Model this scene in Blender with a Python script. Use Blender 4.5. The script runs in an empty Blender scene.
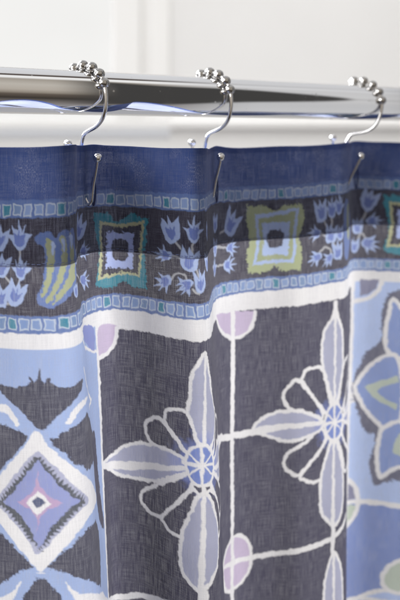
import bpy, bmesh, math
import numpy as np
from mathutils import Vector, Matrix

scene = bpy.context.scene
MM = 0.001
EYE = 1.90                                   # height of the eye above the floor, metres
# ---------------- camera ----------------
cam_data = bpy.data.cameras.new("camera"); cam = bpy.data.objects.new("camera", cam_data)
scene.collection.objects.link(cam); scene.camera = cam
cam.location = (0, 0, EYE); cam.rotation_euler = (math.radians(90), 0, 0)
cam_data.sensor_fit = 'HORIZONTAL'; cam_data.sensor_width = 24.0; cam_data.lens = 48.0
cam_data.shift_y = -(300-132)/400.0
cam_data.clip_start = 0.02; cam_data.clip_end = 100
cam_data.dof.use_dof = True; cam_data.dof.focus_distance = 0.445; cam_data.dof.aperture_fstop = 6.8
# ---------------- room light (world) ----------------
ROD_A = math.atan(0.64)                       # heading of the rod, seen from above
world = bpy.data.worlds.new("World"); scene.world = world; world.use_nodes = True
nt = world.node_tree; nt.nodes.clear()
def N(tree, t, **kw):
    n = tree.nodes.new(t)
    for k, v in kw.items(): setattr(n, k, v)
    return n
def M(tree, op, a, b=None, c=None, clamp=False):
    n = tree.nodes.new('ShaderNodeMath'); n.operation = op; n.use_clamp = clamp
    for i, x in enumerate((a, b, c)):
        if x is None: continue
        if isinstance(x, (int, float)): n.inputs[i].default_value = x
        else: tree.links.new(x, n.inputs[i])
    return n.outputs[0]
def SS(tree, x, a, b):
    n = tree.nodes.new('ShaderNodeMapRange'); n.interpolation_type = 'SMOOTHSTEP'
    tree.links.new(x, n.inputs[0])
    for i, v in ((1, a), (2, b)):
        if isinstance(v, (int, float)): n.inputs[i].default_value = v
        else: tree.links.new(v, n.inputs[i])
    n.inputs[3].default_value = 0; n.inputs[4].default_value = 1
    return n.outputs[0]
def MIX(tree, f, a, b, mode='MIX'):
    n = tree.nodes.new('ShaderNodeMix'); n.data_type = 'RGBA'; n.blend_type = mode
    for s, x in ((0, f), (6, a), (7, b)):
        if isinstance(x, (int, float)): n.inputs[s].default_value = x
        elif isinstance(x, tuple): n.inputs[s].default_value = x if len(x) == 4 else x+(1,)
        else: tree.links.new(x, n.inputs[s])
    return n.outputs[2]
tc = N(nt, 'ShaderNodeTexCoord'); sep = N(nt, 'ShaderNodeSeparateXYZ'); nt.links.new(tc.outputs['Generated'], sep.inputs[0])
wx, wy, wz = sep.outputs
ca, sa = math.cos(ROD_A), math.sin(ROD_A)
axis = M(nt, 'ADD', M(nt, 'MULTIPLY', wx, ca), M(nt, 'MULTIPLY', wy, sa))
front = M(nt, 'SUBTRACT', M(nt, 'MULTIPLY', wx, sa), M(nt, 'MULTIPLY', wy, ca))
elev = M(nt, 'MULTIPLY', M(nt, 'ARCTAN2', wz, front), 57.2958)          # 0 = into the room, 90 = ceiling, 180 = back wall
ramp = N(nt, 'ShaderNodeValToRGB'); nt.links.new(M(nt, 'MULTIPLY_ADD', elev, 1/360.0, 0.5), ramp.inputs[0])
cr_ = ramp.color_ramp
stops = [(-180, (.48,.48,.50)), (-95, (.42,.42,.44)), (-60, (.22,.20,.19)), (-36, (.05,.042,.035)), (-17, (.13,.105,.085)), (-8, (.33,.29,.24)), (6, (.50,.45,.39)), (30, (.56,.52,.46)),
         (58, (.40,.36,.31)), (66, (.95,.94,.92)), (75, (1.0,.99,.97)), (79, (.10,.08,.07)), (86, (.10,.08,.07)), (91, (.72,.72,.73)), (130, (.76,.77,.79)), (180, (.74,.75,.77))]
while len(cr_.elements) < len(stops): cr_.elements.new(0.5)
for e, (a, col) in zip(cr_.elements, stops): e.position = 0.5+a/360.0; e.color = col+(1,)
half = M(nt, 'MULTIPLY', M(nt, 'POWER', M(nt, 'MAXIMUM', M(nt, 'SUBTRACT', .687, axis), 0.0), .5), 122.0)
away = M(nt, 'ABSOLUTE', M(nt, 'SUBTRACT', elev, M(nt, 'MULTIPLY', SS(nt, axis, .49, .60), 13.0)))
dark = M(nt, 'MULTIPLY', SS(nt, axis, .375, .45), M(nt, 'SUBTRACT', 1.0, SS(nt, away, M(nt, 'SUBTRACT', half, 9.0), M(nt, 'ADD', half, 6.0))))
# towards the far right end of the room everything is pale again
pale = M(nt, 'MULTIPLY', SS(nt, axis, .46, .60), SS(nt, elev, -100.0, -80.0))
room = MIX(nt, M(nt, 'MULTIPLY', pale, .85), ramp.outputs[0], (.68,.68,.69))
# beyond that the world is darkened on the right, added to shade receding folds
room = MIX(nt, M(nt, 'MULTIPLY', SS(nt, axis, .70, .80), .72), room, (.08,.078,.08))
bg = N(nt, 'ShaderNodeBackground'); bg.inputs[1].default_value = 1.0
nt.links.new(MIX(nt, dark, room, (.06,.058,.056)), bg.inputs[0])
wo = N(nt, 'ShaderNodeOutputWorld'); nt.links.new(bg.outputs[0], wo.inputs[0])
# ---------------- lamps ----------------
def area(name, loc, target, sx, sy, power, col):
    L = bpy.data.lights.new(name, 'AREA'); L.shape = 'RECTANGLE'; L.size = sx; L.size_y = sy; L.energy = power; L.color = col
    o = bpy.data.objects.new(name, L); scene.collection.objects.link(o); o.location = loc
    d = Vector(target)-Vector(loc); o.rotation_euler = d.to_track_quat('-Z', 'Y').to_euler(); return o
area("window_daylight", (-1.5, -.75, 2.7), (0, .5, EYE-.1), 1.2, 1.2, 40, (.985, .99, 1))
area("backlight_daylight", (-1.25, 1.5, 2.75), (0, .5, EYE-.15), 1.2, 1.0, 52, (.985, .99, 1)).data.spread = math.radians(110)
area("wall_fill_light", (.5, 1.0, 3.5), (.3, 2.2, EYE+.1), .8, .8, 4.5, (1, .998, .99)).data.spread = math.radians(100)  # unseen fill lamp, added to brighten the wall behind the curtain
scene.view_settings.view_transform = 'Standard'; scene.view_settings.look = 'None'
scene.view_settings.exposure = 0.0; scene.view_settings.gamma = 1.0
scene.cycles.transparent_max_bounces = 12; scene.cycles.max_bounces = 10

# ---------------- helpers ----------------
def lin(r, g, b):
    f = lambda c: (c/255/12.92) if c/255 <= .04045 else ((c/255+.055)/1.055)**2.4
    return (f(r), f(g), f(b))
def mesh_obj(name, verts, faces, mat, parent=None, smooth=True):
    me = bpy.data.meshes.new(name); me.from_pydata([tuple(v) for v in verts], [], faces); me.update()
    if smooth: me.polygons.foreach_set('use_smooth', [True]*len(me.polygons))
    o = bpy.data.objects.new(name, me); scene.collection.objects.link(o); o.data.materials.append(mat)
    if parent: o.parent = parent
    return o
def bm_obj(name, bm, mat, parent=None, smooth=False):
    me = bpy.data.meshes.new(name); bm.to_mesh(me); bm.free()
    if smooth: me.polygons.foreach_set('use_smooth', [True]*len(me.polygons))
    o = bpy.data.objects.new(name, me); scene.collection.objects.link(o); o.data.materials.append(mat)
    if parent: o.parent = parent
    return o
def empty(name, loc=(0, 0, 0)):
    o = bpy.data.objects.new(name, None); o.empty_display_size = .02; scene.collection.objects.link(o); o.location = loc; return o
def smooth_path(P, n=8):
    P = [Vector(p) for p in P]; Q = [2*P[0]-P[1]]+P+[2*P[-1]-P[-2]]; out = []
    for i in range(1, len(Q)-2):
        for k in range(n):
            t = k/n; a, b, c, d = Q[i-1], Q[i], Q[i+1], Q[i+2]
            out.append(.5*((2*b)+(c-a)*t+(2*a-5*b+4*c-d)*t*t+(3*b-a-3*c+d)*t*t*t))
    out.append(P[-1]); return out
def tube(path, rad, seg=16, closed=False):
    P = [Vector(p) for p in path]; n = len(P); V = []; Fc = []
    T = [((P[(i+1) % n] if closed or i < n-1 else P[i])-(P[i-1] if closed or i > 0 else P[i])).normalized() for i in range(n)]
    up = Vector((0, 1, 0)) if abs(T[0].y) < .9 else Vector((1, 0, 0)); nrm = (up-T[0]*up.dot(T[0])).normalized()
    for i in range(n):
        if i: nrm = (nrm-T[i]*nrm.dot(T[i])).normalized()
        bi = T[i].cross(nrm); r = rad[i] if isinstance(rad, (list, tuple)) else rad
        for k in range(seg):
            a = 2*math.pi*k/seg; V.append(P[i]+(nrm*math.cos(a)+bi*math.sin(a))*r)
    for i in range(n if closed else n-1):
        j = (i+1) % n
        for k in range(seg): Fc.append((i*seg+k, i*seg+(k+1) % seg, j*seg+(k+1) % seg, j*seg+k))
    if not closed: Fc.append(tuple(range(seg))[::-1]); Fc.append(tuple((n-1)*seg+k for k in range(seg)))
    return V, Fc
def box(bm, x0, x1, y0, y1, z0, z1, bev=0):
    r = bmesh.ops.create_cube(bm, size=1)['verts']
    for v in r: v.co = Vector(((x0+x1)/2+v.co.x*(x1-x0), (y0+y1)/2+v.co.y*(y1-y0), (z0+z1)/2+v.co.z*(z1-z0)))
    if bev:
        es = list({e for v in r for e in v.link_edges}); bmesh.ops.bevel(bm, geom=es, offset=bev, segments=3, affect='EDGES', profile=.6)
def new_mat(name):
    m = bpy.data.materials.new(name); m.use_nodes = True; t = m.node_tree; t.nodes.clear()
    o = N(t, 'ShaderNodeOutputMaterial'); return m, t, o
def paint_mat(name, col, rough=.5, mott=.04, scale=30):
    m, t, o = new_mat(name); p = N(t, 'ShaderNodeBsdfPrincipled'); p.inputs['Roughness'].default_value = rough
    c = N(t, 'ShaderNodeTexCoord'); n = N(t, 'ShaderNodeTexNoise'); n.inputs['Scale'].default_value = scale; n.inputs['Detail'].default_value = 5
    t.links.new(c.outputs['Object'], n.inputs['Vector'])
    lo = tuple(x*(1-mott) for x in col); hi = tuple(min(1, x*(1+mott)) for x in col)
    t.links.new(MIX(t, n.outputs[0], lo, hi), p.inputs['Base Color'])
    b = N(t, 'ShaderNodeBump'); b.inputs['Strength'].default_value = .08; t.links.new(n.outputs[0], b.inputs['Height']); t.links.new(b.outputs[0], p.inputs['Normal'])
    t.links.new(p.outputs[0], o.inputs[0]); return m
def chrome_mat(name, col, rough, warp=.0):
    m, t, o = new_mat(name); p = N(t, 'ShaderNodeBsdfPrincipled'); p.inputs['Metallic'].default_value = 1
    c = N(t, 'ShaderNodeTexCoord')
    n = N(t, 'ShaderNodeTexNoise'); n.inputs['Scale'].default_value = 60; n.inputs['Detail'].default_value = 6; t.links.new(c.outputs['Object'], n.inputs['Vector'])
    p.inputs['Base Color'].default_value = col+(1,)
    t.links.new(M(t, 'MULTIPLY_ADD', SS(t, n.outputs[0], .45, .8), .10, rough), p.inputs['Roughness'])
    if warp:                                                           # water spots dried on the tube
        vo = N(t, 'ShaderNodeTexVoronoi'); vo.inputs['Scale'].default_value = 260; vo.inputs['Randomness'].default_value = 1; t.links.new(c.outputs['Object'], vo.inputs['Vector'])
        spot = M(t, 'MULTIPLY', M(t, 'SUBTRACT', 1.0, SS(t, vo.outputs['Distance'], .10, .22)), SS(t, n.outputs[0], .50, .62))
        t.links.new(M(t, 'ADD', M(t, 'MULTIPLY_ADD', SS(t, n.outputs[0], .45, .8), .08, rough), M(t, 'MULTIPLY', spot, .18)), p.inputs['Roughness'])
        n2 = N(t, 'ShaderNodeTexNoise'); n2.inputs['Scale'].default_value = 9; n2.inputs['Detail'].default_value = 2; t.links.new(c.outputs['Object'], n2.inputs['Vector'])
        b = N(t, 'ShaderNodeBump'); b.inputs['Strength'].default_value = warp; b.inputs['Distance'].default_value = .002
        t.links.new(n2.outputs[0], b.inputs['Height']); t.links.new(b.outputs[0], p.inputs['Normal'])
    t.links.new(p.outputs[0], o.inputs[0]); return m
CHROME = chrome_mat("polished_chrome_rod", (.86, .86, .87), .035, .02)
WIRE = chrome_mat("bright_chrome_wire", (.80, .79, .79), .05)
BALL = chrome_mat("chrome_ball", (.50, .49, .48), .06)
WALL = paint_mat("pale_grey_wall_paint", (.84, .84, .84), .6, .03, 6)
TRIM = paint_mat("white_trim_paint", (.93, .93, .925), .35, .02, 12)

# ---------------- background, far out of focus ----------------
def structure(o): o['kind'] = 'structure'; return o
YW = 2.2
bm = bmesh.new()
box(bm, -.082, 2.6, YW, YW+.12, .4, 3.2); box(bm, -2.6, -.082, YW, YW+.12, .4, EYE-.02)
box(bm, -2.6, -1.75, YW+.001, YW+.119, EYE-.02, 3.2); box(bm, -1.75, -.082, YW+.001, YW+.119, 2.9, 3.2)
structure(bm_obj("wall", bm, WALL))
win = empty("window", (-.6, YW, EYE)); win['kind'] = 'structure'
def under(o, p): o.parent = p; o.matrix_parent_inverse = Matrix.Translation(-Vector(p.location)); return o
bm = bmesh.new()
box(bm, -.242, -.160, YW-.012, YW+.10, EYE+.036, 3.0, .008)          # jamb board
box(bm, -.160, -.136, YW-.001, YW+.10, EYE+.036, 3.0)                # recess between the mouldings
box(bm, -.136, -.080, YW-.005, YW+.06, EYE+.036, 3.0, .008)          # outer moulding
under(bm_obj("window_casing", bm, TRIM), win)
bm = bmesh.new(); box(bm, -1.85, 2.6, YW-.022, YW+.10, EYE+.010, EYE+.034, .006)
under(bm_obj("window_sill", bm, TRIM), win)
PANE, t, o_ = new_mat("daylit_window_pane"); e_ = N(t, 'ShaderNodeEmission'); tcp = N(t, 'ShaderNodeTexCoord'); wv = N(t, 'ShaderNodeTexNoise'); wv.inputs['Scale'].default_value = 3
t.links.new(tcp.outputs['Object'], wv.inputs['Vector']); t.links.new(MIX(t, wv.outputs[0], (.80, .795, .78), (.92, .915, .90)), e_.inputs[0]); e_.inputs[1].default_value = 1.05; t.links.new(e_.outputs[0], o_.inputs[0])
bm = bmesh.new(); box(bm, -1.76, -.236, YW+.05, YW+.056, EYE+.03, 2.92)
under(bm_obj("pane", bm, PANE), win)
# ---------------- curtain rod ----------------
ROD_R = 12.7
def rod_point(x): return (x, 500+.64*x, 22.5-.0064*(x+98))              # mm; Z above eye level
A, B = Vector(rod_point(-620)), Vector(rod_point(900))
P_ = [A+(B-A)*(k/60) for k in range(61)]
V, Fc = tube([p*MM+Vector((0, 0, EYE)) for p in P_], ROD_R*MM, 96)
rod = mesh_obj("curtain_rod", V, Fc, CHROME)
rod['label'] = "polished round chrome rod running across above the curtain"; rod['category'] = "curtain rod"

# ---------------- hooks: one is built, two are copies ----------------
def hook_pt(p, z): return Vector((p*MM, 0, z*MM))
def build_hook():
    root = empty("curtain_hook")
    RX, RZ = 16.6, 15.6
    for a in (-24, 0, 24, 48, 71):
        bmm = bmesh.new(); bmesh.ops.create_uvsphere(bmm, u_segments=28, v_segments=18, radius=3.15*MM)
        for v in bmm.verts:
            if abs(v.co.z) > 2.75*MM: v.co.z = math.copysign(2.75*MM, v.co.z)
        # the ball's hole runs along the ring
        bmm.transform(Matrix.Translation(hook_pt(RX*math.sin(math.radians(a)), RZ*math.cos(math.radians(a)))) @ Matrix.Rotation(math.radians(90+a), 4, 'Y'))
        bm_obj("roller_ball", bmm, BALL, root, True)
    arc = [(RX*math.sin(math.radians(a)), RZ*math.cos(math.radians(a))) for a in range(-36, 79, 6)]
    body = arc+[(16.9, 0), (17.1, -5), (16.3, -11), (13.9, -15.7), (9.8, -19.3), (4.6, -21.6), (1.0, -23.6), (-.7, -27), (-1.6, -33), (-2.0, -45), (-1.6, -52)]
    path = smooth_path([hook_pt(*q) for q in body], 5); path = [p for i, p in enumerate(path) if i == 0 or (p-path[i-1]).length > 2e-4]
    V, Fc = tube(path, 1.15*MM, 14); mesh_obj("wire", V, Fc, WIRE, root)
    for name, sg, pts in (("front_hook", 1, [(-1.7, -50), (-.2, -56), (2.2, -61), (4.4, -63.5), (6.3, -61.5), (7.2, -56), (8.0, -51), (9.3, -46), (10.4, -41), (11, -37)]),
                          ("rear_hook", -1, [(-1.9, -48), (-2.2, -53), (-3.4, -57), (-5.6, -58.3), (-7.4, -56), (-8.2, -51), (-8.9, -46), (-10.2, -39), (-11.2, -33), (-11.7, -29.3)])):
        V, Fc = tube(smooth_path([hook_pt(*q) for q in pts], 6), 1.02*MM, 14); h = mesh_obj(name, V, Fc, WIRE, root)
        bmm = bmesh.new(); bmesh.ops.create_uvsphere(bmm, u_segments=24, v_segments=16, radius=2.6*MM); bmm.transform(Matrix.Translation(hook_pt(*pts[-1])))
        bm_obj("tip_ball", bmm, WIRE, h, True)
    root['category'] = "curtain hook"; root['group'] = "roller ball hooks along the rod"
    return root
def copy_tree(o, parent=None):
    c = o.copy(); scene.collection.objects.link(c)
    if parent: c.parent = parent
    for ch in list(o.children): copy_tree(ch, c)
    return c
hook = build_hook()
HOOKS = [(-66.8, 56, 0, "leftmost roller ball hook on the rod, above the curtain's teal square medallion"),
         (5.6, 54, 3, "middle roller ball hook on the rod, beside the curtain's olive green medallion"),
         (113.5, 68, 14, "blurred farthest roller ball hook, above the curtain's pale blue star flower tile")]
for k, (hx, al, tilt, lab) in enumerate(HOOKS):
    o = hook if k == 0 else copy_tree(hook)
    p = rod_point(hx); o.location = (p[0]*MM, p[1]*MM, p[2]*MM+EYE)
    o.rotation_euler = (0, math.radians(tilt), math.radians(al-90)); o['label'] = lab

# ---------------- the cloth ----------------
FINE = 0.4                                    # spacing of the cloth mesh in view, mm
# ---- the cloth's shape: plan curves of its folds at the top and lower down (mm, X right, Y away) ----
PLAN_TOP = np.array([(-267.7,404.0),(-244.4,444.4),(-194.4,444.4),(-140.5,432.4),(-104.4,417.5),(-82.3,411.3),(-70.3,413.4),(-66.6,421.1),(-66.9,432.4),(-68.3,446.9),(-65.7,453.3),(-60.8,463.5),(-52.9,470.6),(-35.0,466.2),(-17.0,454.5),(-3.4,448.2),(2.3,453.3),(4.9,473.4),(6.7,493.8),(10.1,506.3),(15.5,515.5),(26.4,527.0),(46.8,535.1),(67.6,540.9),(86.2,551.7),(99.0,557.5),(104.6,567.4),(109.1,583.9),(114.8,596.1),(125.8,599.3),(149.3,597.0),(170.4,592.6),(187.3,599.3),(201.6,625.0),(224.0,640.0),(276.4,650.4),(322.6,645.2),(366.7,666.7)])
PLAN_LOW = np.array([(-265.0,400.0),(-242.2,444.4),(-184.8,434.8),(-132.6,421.1),(-99.5,410.3),(-73.1,406.1),(-56.3,409.2),(-51.0,416.7),(-50.0,427.8),(-51.1,444.4),(-52.6,457.1),(-52.6,467.3),(-49.6,477.6),(-33.3,475.3),(-12.6,457.1),(3.4,446.9),(10.7,449.4),(14.0,467.8),(14.5,493.8),(13.3,507.9),(15.5,517.8),(26.8,535.1),(47.4,541.3),(67.7,541.6),(86.6,549.8),(97.9,555.6),(102.8,563.4),(106.5,581.8),(108.2,597.0),(120.6,602.9),(146.8,599.3),(172.5,594.8),(191.8,599.3),(206.2,625.0),(221.8,645.2),(276.4,650.4),(322.6,645.2),(366.7,666.7)])
HEM_U = np.array([98.1, 192.5, 215.6, 234.6, 263.0, 285.0, 310.4, 351.0, 373.3, 407.1, 417.3, 435.5, 479.2, 519.2, 554.0, 566.5, 592.3, 632.5, 789.7]); HEM_Z = np.array([-8.89, -8.35, -7.71, -7.07, -7.55, -8.46, -8.92, -9.56, -10.01, -10.28, -10.27, -10.54, -9.8, -7.92, -7.79, -7.86, -8.21, -8.24, -8.87])      # height of the top edge along the cloth
def catmull(P, n=40):
    P = np.vstack([2*P[0]-P[1], P, 2*P[-1]-P[-2]]); out = []
    for i in range(1, len(P)-2):
        p0, p1, p2, p3 = P[i-1], P[i], P[i+1], P[i+2]
        t1 = np.linalg.norm(p1-p0)**.5; t2 = t1+np.linalg.norm(p2-p1)**.5; t3 = t2+np.linalg.norm(p3-p2)**.5
        t = np.linspace(t1, t2, n, endpoint=False)[:, None]
        a1 = (t1-t)/t1*p0+t/t1*p1; a2 = (t2-t)/(t2-t1)*p1+(t-t1)/(t2-t1)*p2; a3 = (t3-t)/(t3-t2)*p2+(t-t2)/(t3-t2)*p3
        b1 = (t2-t)/t2*a1+t/t2*a2; b2 = (t3-t)/(t3-t1)*a2+(t-t1)/(t3-t1)*a3
        out.append((t2-t)/(t2-t1)*b1+(t-t1)/(t2-t1)*b2)
    out.append(P[-2][None]); return np.vstack(out)
CURVE_TOP = catmull(PLAN_TOP); CURVE_LOW = catmull(PLAN_LOW)
ARC = np.r_[0, np.cumsum(np.linalg.norm(np.diff(CURVE_TOP, axis=0), axis=1))]
def wav(x, y, sd):
    r = np.random.RandomState(sd); o = 0
    for k in range(6):
        f = 2**(k/2.0); a, b = r.uniform(-1, 1, 2); p = r.uniform(0, 6.28)
        o = o + np.sin(f*(x*(.6+.4*a)+y*b)+p)/f
    return o/2.2
def cloth(u, v, back=0.0):
    # u along the cloth, v down from its top edge (mm arrays of one shape) -> X, Y, Z in mm (Z = 0 at eye level)
    tx = np.interp(u, ARC, CURVE_TOP[:, 0]); ty = np.interp(u, ARC, CURVE_TOP[:, 1])
    bx = np.interp(u, ARC, CURVE_LOW[:, 0]); by = np.interp(u, ARC, CURVE_LOW[:, 1])
    t = np.clip((v-40)/230.0, 0, 1.15); w = np.where(t < .12, t*t/.24, t-.06)/.94
    X = tx+(bx-tx)*w; Y = ty+(by-ty)*w
    # soft creases: long vertical ones, and drag lines near the hooks
    amp = .45*np.clip(v/60, .25, 1)
    Y = Y+amp*(wav(u/14.0, v/120.0, 3)+.9*wav(u/19.0, v/170.0, 21))+.25*wav(u/6.0, v/60.0, 5)*np.clip(v/90, .15, 1)
    Y = Y+.35*wav(u/40., v/9., 8)*np.exp(-((v-61.5)/14)**2)
    pull = 0
    for hu_ in (279.5, 409.8, 559.0):                           # each hook drags the cloth into small creases round its buttonhole
        a = np.arctan2(v-24, u-hu_); r = np.hypot(u-hu_, v-24); Y = Y-.55*np.cos(7*a+hu_)*np.exp(-r/13)*np.clip(r/5, 0, 1)
        pull = pull+.9*np.exp(-((u-hu_)/9)**2)*np.exp(-v/45)
    Z = pull+np.interp(u, HEM_U, HEM_Z)-v+.25*np.sin(u/9.0)*np.exp(-v/10)
    return X, Y+back, Z
# ---- printed pattern, measured on the cloth in tenths of a millimetre (u along, v down) ----
INK = {k: lin(*v) for k, v in dict(navy=(56,77,134), strip=(82,106,158), black=(42,37,50), dark=(50,47,67), dark2=(55,54,68), dark3=(92,92,110),
    peri=(148,166,204), sky=(170,187,224), blue=(116,134,186), white=(220,218,217), greylav=(164,166,188), dash=(68,72,78), perilav=(134,142,188),
    pink=(176,148,180), slate=(70,78,108), violet=(120,130,186), lilac=(184,168,192), lav=(156,158,180), tint=(104,122,190), heart=(104,124,186), petal=(126,145,194),
    green=(178,188,172), violetgrey=(122,122,146), teal=(40,120,142), teal2=(34,124,140), sq1=(126,148,188), sq2=(112,137,180), sq3=(104,130,168), sqline=(188,197,206),
    pale=(156,173,210), inner=(98,116,176), stem=(160,160,162), yellow=(176,176,134), lavsq=(162,176,222), olive=(154,162,118), olive2=(147,155,114), pale2=(160,178,214),
    shell=(86,108,160), lime=(150,155,114), thread=(96,98,122)).items()}
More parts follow.
